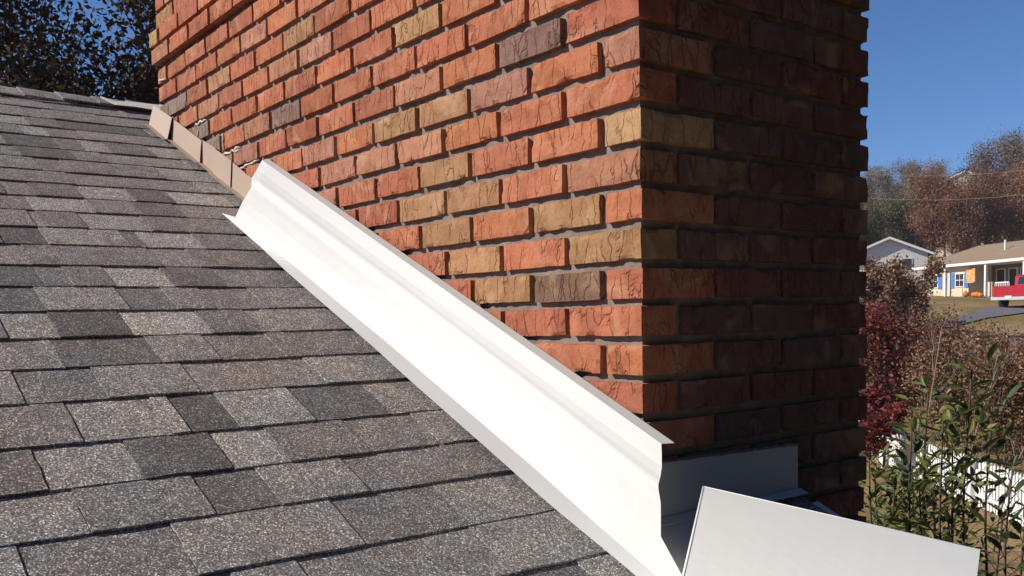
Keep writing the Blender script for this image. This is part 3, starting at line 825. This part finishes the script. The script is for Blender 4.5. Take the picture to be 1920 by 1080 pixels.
# large oak behind the ridge
mb, tips = skeleton(3, 5.2, 2.9, .20, levels=3, nb=13, up=.42, first=.18, sides=8)
oak_l = at(60, 90, 9.6); oak = empty('oak_tree', (oak_l.x, oak_l.y, -3.5)); tag(oak, 'dark brown-leaved oak tree standing behind the roof ridge, sky showing between its leaves', 'tree')
mb.build('trunk', M['bark'], oak, True)
P = cloud(tips, 7, .17, 4); link('crown', quads('crown', P, .048, M['oak_leaf']), None, oak)
print('oak leaves', len(P))
mb, tips = skeleton(14, 5.6, 3.0, .20, levels=3, nb=11, up=.42, first=.2, sides=8)
o2 = at(250, 60, 12.5); oak2 = empty('oak_tree', (o2.x, o2.y, -3.5)); tag(oak2, 'second oak behind the first, brown leaves half hidden by the chimney', 'tree')
mb.build('trunk', M['bark'], oak2, True)
P = cloud(tips, 5, .18, 6); link('crown', quads('crown', P, .055, M['oak_leaf']), None, oak2)

# unseen evergreens, added out of view to darken the chimney's shaded face
ev = [kind_tree(40 + i, 9.5, 2.6, .2, M['bark'], M['pine_leaf'], 26, .34, .20, levels=2, nb=26, up=.2, first=.05) for i in range(2)]
for i, (x, y, s_, lab) in enumerate([(5.4, -1.6, 1.3, 'tall dark evergreen added out of view for shade, level with the roof eave'), (5.8, 2.6, 1.35, 'tall dark evergreen added out of view for shade, facing the shaded chimney wall'), (7.2, 6.8, 1.35, 'tall dark evergreen added out of view for shade, farthest out towards the picket fence')]):
    put_tree('added_evergreen_tree', ev[i % 2], (x, y, -3.5), i * 1.9, s_, lab, 'tree', 'unseen evergreens added for shade')

# wooded hillside
variants = {
 'rust': [kind_tree(60 + i, 9, 4.2, .17, M['bark_pale'], M['rust_leaf'], 38, .66, .13, levels=2, nb=10, up=.5, first=.22, sides=5) for i in range(3)],
 'grey': [kind_tree(70 + i, 10, 3.6, .16, M['bark_pale'], M['grey_leaf'], 9, .5, .11, levels=3, nb=7, up=.6, first=.3, sides=5) for i in range(3)],
 'olive': [kind_tree(80 + i, 8, 3.6, .16, M['bark_pale'], M['olive_leaf'], 36, .62, .13, levels=2, nb=10, up=.5, first=.15, sides=5) for i in range(2)],
 'pine': [kind_tree(90, 11, 2.6, .18, M['bark'], M['pine_leaf'], 26, .4, .22, levels=2, nb=18, up=.3, first=.35, sides=5)]}
LAB = {'rust': 'rust-leaved tree on the wooded hillside beyond the ranch house', 'grey': 'nearly bare grey-brown tree on the wooded hillside', 'olive': 'olive-leaved tree on the wooded hillside', 'pine': 'dark green pine rising above the wooded hillside'}
def hill(kind, px, d, sc):
    vs_ = variants[kind]
    put_tree({'rust': 'rust_tree', 'grey': 'bare_tree', 'olive': 'olive_tree', 'pine': 'pine_tree'}[kind], vs_[rnd.randrange(len(vs_))], gpt(px, d, -.2), U(0, 6.28), sc, LAB[kind], 'tree', LAB[kind].split(' on ')[0].split(' rising')[0] + 's on the hillside')
for px, d, sc in [(1745, 97, .95), (1788, 95, .85), (1838, 98, .85), (1880, 101, 1.0), (1925, 98, 1.05), (1812, 112, .65), (1770, 120, .95), (1905, 128, 1.0), (1960, 110, 1.05), (1862, 140, 1.1), (1720, 112, .8), (1700, 135, .8)]: hill('rust', px, d, sc)
for px, d, sc in [(1640, 150, 1.05), (1662, 142, 1.1), (1690, 156, 1.15), (1715, 148, 1.1), (1742, 160, 1.15), (1760, 145, 1.1), (1845, 112, 1.2), (1872, 116, 1.25), (1905, 110, 1.25), (1935, 118, 1.3), (1790, 165, .9), (1650, 122, .8), (1680, 118, .75), (1712, 104, .8), (1838, 160, 1.1), (1660, 182, .95), (1730, 186, .95), (1700, 178, .9), (1800, 185, 1.0), (1632, 170, .9)]: hill('grey', px, d, sc)
for px, d, sc in [(1640, 108, .8), (1668, 104, .85), (1700, 110, .85), (1728, 118, .8), (1655, 130, .8), (1690, 128, .8), (1720, 132, .8)]: hill('olive', px, d, sc)
for px, d, sc in [(1800, 172, 1.05), (1812, 178, 1.1), (1686, 175, .85), (1786, 180, .9)]: hill('pine', px, d, sc)

# the wood goes on behind the chimney
for px, d, sc in [(1610, 128, .95), (1575, 140, 1.05), (1540, 126, .95), (1500, 142, 1.05), (1460, 130, 1.0)]: hill('grey', px, d, sc)
for px, d, sc in [(1595, 108, .9), (1555, 112, .95), (1515, 106, .9), (1475, 112, 1.0)]: hill('rust', px, d, sc)
for px, d, sc in [(1620, 98, .75), (1580, 95, .75), (1535, 97, .8), (1490, 94, .75)]: hill('olive', px, d, sc)

# small trees and shrubs of the yard and the lawn
mb, tips = skeleton(21, 2.2, 1.2, .05, levels=3, nb=8, up=.45, first=.15, sides=5)
p = gpt(1676, 23.0); e = empty('red_maple', p); e.scale = (1.15, 1.15, 1.2); tag(e, 'small crimson-leaved maple growing behind the white picket fence', 'tree'); mb.build('trunk', M['bark'], e, True)
link('crown', quads('crown', cloud(tips, 2, .18, 3, .5), .062, M['red_leaf'], .3), None, e)
mb, tips = skeleton(23, 1.35, .8, .04, levels=3, nb=7, up=.4, first=.1, sides=5)
p = gpt(1655, 19.0); e = empty('red_shrub', p); tag(e, 'low crimson shrub half hidden by the chimney edge, in front of the fence', 'shrub'); mb.build('stem', M['bark'], e, True)
link('foliage', quads('foliage', cloud(tips, 4, .12, 5, .5), .07, M['red_leaf'], .3), None, e)
def shrub(name, px, d, h, spread, leaf, per, sig, size, seed, label, group=None, bark='twig', nb=9, levels=2):
    mb = MB(); tips = []
    for s_ in range(5):
        m2, t2 = skeleton(seed * 10 + s_, h * random.Random(seed * 10 + s_).uniform(.7, 1), spread, .022, levels=levels, nb=nb, up=.65, first=.15, sides=4, wig=.16, lean=(math.cos(s_ * 1.26) * .35, math.sin(s_ * 1.26) * .35))
        b0 = len(mb.v); mb.v += m2.v; mb.f += [tuple(q + b0 for q in ff) for ff in m2.f]; tips += t2
    e = empty(name, gpt(px, d)); tag(e, label, 'shrub', group); mb.build('stem', M[bark], e, True)
    if per: link('foliage', quads('foliage', cloud(tips, per, sig, seed), size, leaf), None, e)
    return e
g1 = 'dry shrubs behind the picket fence'
lab1 = 'dry brown twiggy shrub behind the white picket fence'
for i, (px, d, h) in enumerate([(1725, 23.0, 2.3), (1775, 21.5, 2.2), (1830, 20.5, 2.25), (1885, 19.5, 2.2), (1935, 18.8, 2.3), (1800, 25.5, 2.5), (1865, 24.5, 2.4), (1745, 27.0, 2.5), (1925, 23.0, 2.4), (1690, 25, 2.3)]):
    shrub('dry_shrub', px, d, h, 1.0, M['brown_leaf'], 5, .15, .05, 100 + i, lab1, g1)
shrub('leafy_shrub', 1680, 40, 3.2, .75, M['brown_leaf'], 5, .18, .09, 120, 'tall brown-leaved shrub in front of the white gabled house')
shrub('leafy_shrub', 1652, 37, 3.3, .9, M['brown_leaf'], 5, .18, .09, 121, 'brown-leaved shrub beside the chimney edge, left of the taller one')
shrub('leafy_shrub', 1712, 44, 1.1, .6, M['brown_leaf'], 7, .18, .09, 122, 'low brown shrub at the left corner of the ranch house')
shrub('leafy_shrub', 1655, 28, 2.4, .8, M['olive_leaf'], 6, .16, .08, 123, 'olive shrub behind the crimson maple')
for i, (px, d, h, lab) in enumerate([(1712, 11.5, 3.45, 'leafless pale sapling beside the crimson maple'), (1775, 10.5, 3.0, 'leafless pale sapling behind the green shrub'), (1868, 13.0, 3.5, 'tall leafless sapling in front of the lawn')]):
    mb, tips = skeleton(150 + i, h, .75, .018, levels=2, nb=7, up=.62, first=.4, sides=5, wig=.14)
    e = empty('bare_sapling', gpt(px, d)); tag(e, lab, 'sapling'); mb.build('stem', M['bark_pale'], e, True)

# green shrub by the chimney: upright stems with large glossy leaves, each leaf a piece of its own
def leaf_mesh(seed):
    r = random.Random(seed); L = 1.0; w_ = r.uniform(.14, .19); n = 5; v = []; f = []
    cup = r.uniform(.25, .55); curl = r.uniform(-.25, .15)
    for i in range(n + 1):
        t = i / n; ww = w_ * math.sin(math.pi * min(1, t * .93 + .04)) ** .8; z = curl * t * t
        v += [(t, -ww, z + cup * ww), (t, 0, z), (t, ww, z + cup * ww)]
    for i in range(n):
        a = i * 3; f += [(a, a + 3, a + 4, a + 1), (a + 1, a + 4, a + 5, a + 2)]
    me = mesh('leaf', v, f, True); me.materials.append(M['shrub_leaf']); return me
LEAVES = [leaf_mesh(i) for i in range(8)]
def green_shrub(stems, label, nmax, size, seed, dens):
    r = random.Random(seed)
    base = stems[0][0]; e = empty('evergreen_shrub', base); tag(e, label, 'shrub'); cnt = 0; extra_v = []; extra_f = []
    places = []
    for (b, t, rad) in stems:
        pts = []; n = 14
        for i in range(n + 1):
            u = i / n; p = b.lerp(t, u) + Vector((.05 * noise.noise(Vector((u * 3, seed, b.x * 9))), .05 * noise.noise(Vector((u * 3, seed + 9, b.y * 9))), 0)); pts.append(p)
        m2 = MB().tube([p - base for p in pts], [rad * (1 - .7 * i / n) for i in range(n + 1)], 6); m2.build('stem', M['stem'], e, True)
        ln = (t - b).length; k_ = int(ln * dens)
        for q in range(k_):
            u = 1 - (q / k_) ** 1.15 * .62; p = pts[0].lerp(pts[-1], u); j = min(n - 1, int(u * n)); p = pts[j].lerp(pts[j + 1], u * n - j)
            az = q * 2.4 + r.uniform(-.5, .5); out = Vector((math.cos(az), math.sin(az), 0))
            tw = r.random() ** .7 * .19 * (1.15 - u * .55)
            places.append((p + out * tw + Vector((0, 0, tw * .5)), az, r.uniform(-.1, .95) + (u - .6) * .5, size * r.uniform(.45, 1.2), p))
    r.shuffle(places)
    for (p, az, el, sz, root) in places:
        Mx = Matrix.Translation(p - base) @ Matrix.Rotation(az + r.uniform(-.6, .6), 4, 'Z') @ Matrix.Rotation(-el, 4, 'Y') @ Matrix.Rotation(r.uniform(-.9, .9), 4, 'X') @ Matrix.Scale(sz, 4)
        if cnt < nmax:
            o = link('leaf', LEAVES[r.randrange(8)], None, e); o.matrix_local = Mx; cnt += 1
        else:
            me = LEAVES[r.randrange(8)]; b0 = len(extra_v); extra_v += [Mx @ q.co for q in me.vertices]; extra_f += [tuple(b0 + q for q in pl.vertices) for pl in me.polygons]
        if r.random() < .35:
            pass
    if extra_v: link('inner_leaves', mesh('inner_leaves', extra_v, extra_f, True), M['shrub_leaf'], e, 'stuff')
    # side twigs carrying the outer leaves
    mb = MB()
    for (p, az, el, sz, root) in places[:140]: mb.tube([root - base - Vector((0, 0, .03)), p - base], [.0028, .0016], 3)
    mb.build('twigs', M['stem'], e, False, 'stuff')
def stems_px(lst, d):
    out = []
    for (px, py, dd) in lst:
        t = at(px, py, d + dd); b = at(px + U(-14, 14), 900, d + dd); b = Vector((b.x, b.y, ground_z(b) - .02)); out.append((b, t, .016))
    return out
green_shrub(stems_px([(1822, 690, 0), (1858, 755, .15), (1795, 770, .35), (1735, 730, .3), (1768, 790, -.1), (1712, 800, .1)], 5.5), 'tall evergreen shrub with glossy leaves on upright stems, beside the chimney', 285, .115, 5, 42)
green_shrub(stems_px([(1648, 890, 0), (1672, 905, .2), (1638, 865, -.1), (1700, 915, .1), (1690, 895, .4), (1728, 905, .25), (1755, 900, .4), (1780, 895, .55), (1710, 880, .5)], 5.7), 'dense low evergreen shrub against the foot of the chimney corner', 290, .095, 8, 60)
green_shrub(stems_px([(1898, 880, 0), (1925, 860, .2), (1870, 960, .1)], 4.7), 'thin evergreen shrub with sparse dark leaves, standing apart from the chimney', 90, .115, 9, 18)

# ------------------------------------------------------------------ white picket fence
fa = ground_hit(1985, 1030); fb = ground_hit(1660, 905, 10)
A_ = at(1900, 985, 14.9); B_ = at(1655, 905, 20.7); A_.z = B_.z = -3.5
fd = (B_ - A_).normalized(); A_ = A_ - fd * 3.0; B_ = B_ + fd * 4.0; FL = (B_ - A_).length; fn = Vector((fd.y, -fd.x, 0))
fence = empty('picket_fence', A_); tag(fence, 'white wooden picket fence crossing the back yard', 'fence')
fence.rotation_euler = (0, 0, math.atan2(fd.y, fd.x))
pk = MB().prism([(-.036, 0, .04), (.036, 0, .04), (.036, 0, .80), (0, 0, .87), (-.036, 0, .80)], (0, .018, 0)); pkm = mesh('picket', pk.v, pk.f); pkm.materials.append(M['trim'])
n = int(FL / .105)
for i in range(n):
    o = link('picket', pkm, None, fence); o.location = (i * .105 + .05, U(-.003, .003), U(-.012, .012)); o.rotation_euler = (0, U(-.02, .02), 0)
for z in (.22, .62): MB().box((0, .0225, z), (FL, .055, z + .07)).build('rail', M['trim'], fence)
for i in range(int(FL / 2.1) + 1): MB().box((i * 2.1, .0565, -.2), (i * 2.1 + .09, .145, .86)).build('post', M['trim'], fence)

# ------------------------------------------------------------------ ranch house on the rise
hA = at(1730, 556, 75.5); hB = at(1925, 560, 63.5); hz = .62
hA.z = hB.z = hz; hx = (hB - hA).normalized(); hL = (hB - hA).length + 7; hy = Vector((-hx.y, hx.x, 0))
if hy.dot(FH) < 0: hy = -hy
hr = empty('ranch_house', hA); tag(hr, 'low cream ranch house with tan roof, blue shutters and a porch behind the red pickup', 'house')
hr.matrix_world = Matrix(((hx.x, hy.x, 0, hA.x), (hx.y, hy.y, 0, hA.y), (0, 0, 1, hA.z), (0, 0, 0, 1)))
def onwall(px, py, depth=0):
    n_ = (hy.x, hy.y, 0); d0 = hy.dot(hA) + depth; p = Vector(hit(px, py, n_, d0)); q = p - hA
    return q.dot(hx), q.z
def hb(name, px0, px1, z0, z1, y0, y1, mat, parent=hr, depth=0):
    s0 = onwall(px0, 530, depth)[0]; s1 = onwall(px1, 530, depth)[0]
    return MB().box((s0, y0, z0), (s1, y1, z1)).build(name, mat, parent)
WH = 2.42
sP = onwall(1816, 530)[0]
MB().box((0, 0, -.6), (sP, 7.0, WH)).build('wall', M['wallboard'], hr)
MB().box((sP + .001, 1.9, -.6), (hL, 7.0, WH)).build('porch_wall', M['porch'], hr)
MB().box((sP + .002, -.1, -.6), (hL, 1.899, .12)).build('porch_floor', M['concrete'], hr)
rz0 = WH + .03
def hip(s0, s1, y0, y1, z0, z1, inset, name, mat):
    ym = (y0 + y1) / 2; v = [(s0, y0, z0), (s1, y0, z0), (s1, y1, z0), (s0, y1, z0), (s0 + inset, ym, z1), (s1 - inset, ym, z1)]
    return link(name, mesh(name, v, [(0, 1, 5, 4), (1, 2, 5), (2, 3, 4, 5), (3, 0, 4), (3, 2, 1, 0)]), mat, hr)
rf = hip(-.6, hL + .6, -.55, 7.5, rz0 + .18, rz0 + 1.75, 2.6, 'roof', M['tan_roof'])
hip(onwall(1822, 530)[0], hL + .3, .5, 8.6, rz0 + .55, rz0 + 2.3, 2.4, 'raised_roof', M['tan_roof'])
MB().box((-.62, -.60, rz0), (hL + .62, -.551, rz0 + .19)).build('fascia', M['trim'], hr)
MB().box((-.6, -.55, rz0 - .02), (hL + .6, 7.45, rz0 + .179)).build('soffit', M['trim'], hr)
s_, _ = onwall(1847, 470); MB().tube([(s_, 1.6, rz0 + .6), (s_, 1.6, rz0 + 1.75)], .07, 8).build('vent_pipe', M['trim'], hr)
for (x0, x1) in ((1744, 1759), (1793, 1808)):
    s0 = onwall(x0, 530)[0]; s1 = onwall(x1, 530)[0]
    wn = MB().box((s0 - .07, -.06, .90), (s1 + .07, -.001, 1.95)).build('window', M['trim'], hr)
    for r_ in range(2):
        for c_ in range(2):
            u0 = s0 + (s1 - s0) * c_ / 2 + .03; u1 = s0 + (s1 - s0) * (c_ + 1) / 2 - .03; z0 = .97 + r_ * .48; MB().box((u0, -.075, z0), (u1, -.0605, z0 + .42)).build('pane', M['glass'], wn)
for (x0, x1) in ((1734.5, 1741), (1760, 1767), (1783, 1790), (1809.5, 1816)): hb('shutter', x0, x1, .82, 2.0, -.05, -.001, M['shutter'])
for x in (1773, 1848.5, 1921):
    s0 = onwall(x, 530, -.4)[0]; MB().box((s0 - .09, -.49, -.5), (s0 + .09, -.31, rz0 - .021)).build('porch_post', M['trim'], hr)
for (x0, x1) in ((1869, 1886), (1892, 1909), (1914, 1931)):
    s0 = onwall(x0, 530, 1.9)[0]; s1 = onwall(x1, 530, 1.9)[0]
    wn = MB().box((s0, 1.84, .75), (s1, 1.899, 2.15)).build('window', M['trim'], hr); MB().box((s0 + .12, 1.82, .85), (s1 - .12, 1.8395, 2.07)).build('pane', M['glass'], wn)
s0 = onwall(1853, 530, .2)[0]; s1 = onwall(1866, 530, .2)[0]
MB().box((s0, -.05, .121), (s1, .10, 1.15)).build('porch_panel', M['wallboard'], hr)
s1 = onwall(1892, 530, -.02)[0]; s0 = onwall(1866, 530, -.02)[0]
rl = MB().box((s0, -.05, 1.02), (s1, .03, 1.10)).build('porch_rail', M['trim'], hr)
for i in range(9): u = s0 + (s1 - s0) * i / 8; MB().box((u - .03, -.03, .121), (u + .03, .01, 1.019)).build('baluster', M['trim'], rl)
s0, z0 = onwall(1816, 504); s1, z1 = onwall(1834, 530)
bn = MB(); 
for i in range(9):
    for j in range(2):
        u = i / 8; bn.v.append(Vector((s0 + (s1 - s0) * u, -.20 + .06 * math.sin(u * 5) + .01 * 0, (z0 if j else z1 + .12 * (abs(u - .5) ** 3) * 6))))
K_ = len(bn.v); bn.v += [p + Vector((0, .012, 0)) for p in bn.v]
for i in range(8):
    a = 2 * i; bn.f += [(a, a + 2, a + 3, a + 1), (K_ + a, K_ + a + 1, K_ + a + 3, K_ + a + 2), (a, K_ + a, K_ + a + 2, a + 2), (a + 1, a + 3, K_ + a + 3, K_ + a + 1)]
bo = hA + Vector((0, 0, 0)); o = bn.build('banner', M['banner']); o.matrix_world = hr.matrix_world.copy(); tag(o, 'orange and tan autumn banner hanging under the porch eave', 'banner')
# pumpkins and a small post below the banner
def pumpkin(px, r_, lab):
    s0 = onwall(px, 550, -.9)[0]; c = hA + hx * s0 + hy * (-.9); c.z = ground_z(c)
    mb = MB(); nu, nv = 20, 8
    for j in range(nv + 1):
        th = math.pi * j / nv
        for i in range(nu):
            ph = 2 * math.pi * i / nu; rr = r_ * (1 - .09 * abs(math.sin(ph * 4))) * math.sin(th); mb.v.append(Vector((rr * math.cos(ph), rr * math.sin(ph), r_ * .78 * (1 - math.cos(th)) - .02 * (j in (0, nv)))))
    for j in range(nv):
        for i in range(nu): i2 = (i + 1) % nu; mb.f.append((j * nu + i, (j + 1) * nu + i, (j + 1) * nu + i2, j * nu + i2))
    e = empty('pumpkin', c); tag(e, lab, 'pumpkin', 'pumpkins by the porch'); mb.build('rind', M['pumpkin'], e, True); MB().tube([(0, 0, r_ * 1.5), (.02, 0, r_ * 1.85)], [.05, .035], 6).build('stalk', M['stem'], e)
for px, r_ in ((1811, .26), (1827, .25), (1833, .27), (1839, .22)): pumpkin(px, r_, 'orange pumpkin on the ground before the ranch house porch')

# white gabled house left of it
ga = at(1667, 480, 86); gz = 1.3
gh = empty('gabled_house', (ga.x, ga.y, gz)); tag(gh, 'white house with a broad gable behind brown shrubs, next to the ranch house', 'house')
gr_ = Vector((RC[0][0], RC[0][1], 0)).normalized(); ang = math.atan2(gr_.y, gr_.x) - .3; gh.rotation_euler = (0, 0, ang)
HWd, EH, PHt = 3.3, 3.75, 5.15
mb = MB().prism([(-HWd, 0, -1), (HWd, 0, -1), (HWd, 0, EH), (0, 0, PHt), (-HWd, 0, EH)], (0, 8, 0)); mb.build('wall', M['white_house'], gh)
for sx in (-1, 1):
    x1 = sx * (HWd + .45); z1 = EH - .45 * (PHt - EH) / HWd
    mb = MB().prism([(0, -.45, PHt + .003), (x1, -.45, z1 + .003), (x1, -.45, z1 + .13), (0, -.45, PHt + .13)], (0, 8.9, 0)); mb.build('roof', M['dark_roof'], gh)
    mb = MB().prism([(sx * .001, -.47, PHt - .07), (x1, -.47, z1 - .07), (x1, -.47, z1 + .15), (sx * .001, -.47, PHt + .15)], (0, .019, 0)); mb.build('rake_trim', M['trim'], gh)
for x0, z0 in ((1.0, 2.1), (-2.2, 2.1)):
    wn = MB().box((x0, -.06, z0), (x0 + 1.0, -.001, z0 + 1.2)).build('window', M['trim'], gh); MB().box((x0 + .08, -.075, z0 + .08), (x0 + .92, -.0605, z0 + 1.12)).build('pane', M['glass'], wn)
# pale roof glimpsed among the trees higher up
fa_ = at(1810, 338, 135); fh = empty('hill_house', (fa_.x, fa_.y, ground_z(fa_))); fh.rotation_euler = (0, 0, ang - .3); zz = fa_.z - ground_z(fa_)
tag(fh, 'far house with a pale roof glimpsed among the trees high on the hillside', 'house')
MB().prism([(-4, 0, -2), (4, 0, -2), (4, 0, zz - .5), (0, 0, zz + 1.2), (-4, 0, zz - .5)], (0, 7, 0)).build('wall', M['wallboard'], fh)
for sx in (-1, 1): MB().prism([(0, -.3, zz + 1.23), (sx * 4.5, -.3, zz - .68), (sx * 4.5, -.3, zz - .5), (0, -.3, zz + 1.42)], (0, 7.6, 0)).build('roof', M['pale_metal'], fh)
MB().box((-1.6, -.05, zz - 1.9), (-.5, -.001, zz - .7)).build('window', M['glass'], fh)

# ------------------------------------------------------------------ red pickup
tp = at(1893, 575, 49.5); tp.z = ground_z(tp) + .06
tc = Vector((FH.x, FH.y, 0)); al = math.radians(54)
toward = -tc; left = -gr_
nt_ = toward * math.cos(al) + left * math.sin(al)          # tailgate faces this way
fx = -nt_; fy = Vector((-fx.y, fx.x, 0))
tk = empty('pickup_truck', tp); tag(tk, 'red pickup truck parked on the driveway before the ranch house', 'truck')
tk.matrix_world = Matrix(((fx.x, fy.x, 0, tp.x), (fx.y, fy.y, 0, tp.y), (0, 0, 1, tp.z), (0, 0, 0, 1)))
hw = .93
prof = [(.05, .55), (.55, .50), (.62, .78), (.95, .93), (1.30, .78), (1.38, .45), (3.75, .45), (3.83, .78), (4.15, .93), (4.5, .78), (4.57, .48), (5.35, .50), (5.40, .95), (5.2, 1.12), (4.05, 1.22), (2.2, 1.22), (2.2, 1.20), (.05, 1.20)]
def side(y0, y1, name): return MB().prism([(x, y0, z) for x, z in prof], (0, y1 - y0, 0)).build(name, M['truck_red'], tk)
side(-hw, -hw + .12, 'body_side'); side(hw - .12, hw, 'body_side')
MB().box((0, -hw + .02, .60), (.06, hw - .02, 1.19)).build('tailgate', M['truck_red'], tk)
MB().box((.061, -hw + .121, .55), (2.2, hw - .121, .62)).build('bed_floor', M['black'], tk)
MB().box((2.201, -hw + .121, .46), (5.30, hw - .121, 1.10)).build('front_body', M['truck_red'], tk)
cab = MB(); v0 = [(2.22, 1.221), (2.30, 1.74), (2.55, 1.83), (3.45, 1.82), (4.05, 1.221)]
cab.prism([(x, -hw + .10, z) for x, z in v0], (0, 2 * hw - .2, 0)).build('cab', M['truck_red'], tk)
MB().prism([(2.225, -.66, 1.33), (2.285, -.60, 1.70), (2.285, .60, 1.70), (2.225, .66, 1.33)], (-.02, 0, 0)).build('rear_window', M['glass'], tk)
for sy in (-1, 1):
    MB().prism([(2.45, sy * (hw - .1), 1.30), (3.85, sy * (hw - .1), 1.30), (3.40, sy * (hw - .1), 1.74), (2.55, sy * (hw - .1), 1.74)], (0, sy * .012, 0)).build('side_window', M['glass'], tk)
    MB().box((-.02, sy * (hw - .075) - .07, .70), (.049, sy * (hw - .075) + .07, 1.12)).build('tail_light', M['lamp_red'], tk)
    for xw in (.96, 4.16):
        yo = sy * (hw - .14)
        wl = MB().tube([(xw, yo - .12, .36), (xw, yo + .12, .36)], .36, 18).build('wheel', M['black'], tk)
        MB().tube([(xw, yo + sy * .1205, .36), (xw, yo + sy * .135, .36)], .20, 14).build('rim', M['chrome'], wl)
MB().box((-.16, -hw, .44), (-.021, hw, .60)).build('bumper', M['chrome'], tk)
MB().box((-.175, -.17, .50), (-.161, .17, .66)).build('licence_plate', M['plate'], tk)

# ------------------------------------------------------------------ overhead cables
def pole(p, lab):
    e = empty('utility_pole', p); tag(e, lab, 'utility pole'); MB().tube([(0, 0, -.3), (0, 0, 9.5)], [.16, .11], 8).build('mast', M['bark'], e); MB().box((-.9, -.06, 8.9), (.9, .06, 9.03)).build('crossarm', M['bark'], e); return Vector(p)
pa = pole(gpt(1475, 62), 'wooden utility pole behind the chimney'); pb = pole(gpt(2150, 56), 'wooden utility pole beyond the ranch house driveway')
for za, lab in ((9.1, 'upper thin overhead cable strung across the hillside'), (7.6, 'lower thin overhead cable strung across the hillside')):
    P_ = []
    for i in range(33):
        t = i / 32; q = pa.lerp(pb, t); q.z = (pa.z + za) * (1 - t) + (pb.z + za) * t - 1.2 * 4 * t * (1 - t); P_.append(q)
    mb = MB().tube([q - pa for q in P_], .013, 4); o = mb.build('overhead_cable', M['wire']); o.location = pa; tag(o, lab, 'cable')

# ------------------------------------------------------------------ thin air haze over the valley
hz_me = MB().box((-190, -40, -4.6), (60, 250, 48)); ho = hz_me.build('haze', None, None, False, 'stuff')
hm = bpy.data.materials.new('haze_air'); hm.use_nodes = True; ht = hm.node_tree
for q in list(ht.nodes):
    if q.type == 'BSDF_PRINCIPLED': ht.nodes.remove(q)
pv = ht.nodes.new('ShaderNodeVolumePrincipled'); pv.inputs['Color'].default_value = (.86, .90, 1, 1); pv.inputs['Density'].default_value = .0003
ht.links.new(pv.outputs[0], [q for q in ht.nodes if q.type == 'OUTPUT_MATERIAL'][0].inputs['Volume'])
ho.data.materials.append(hm)
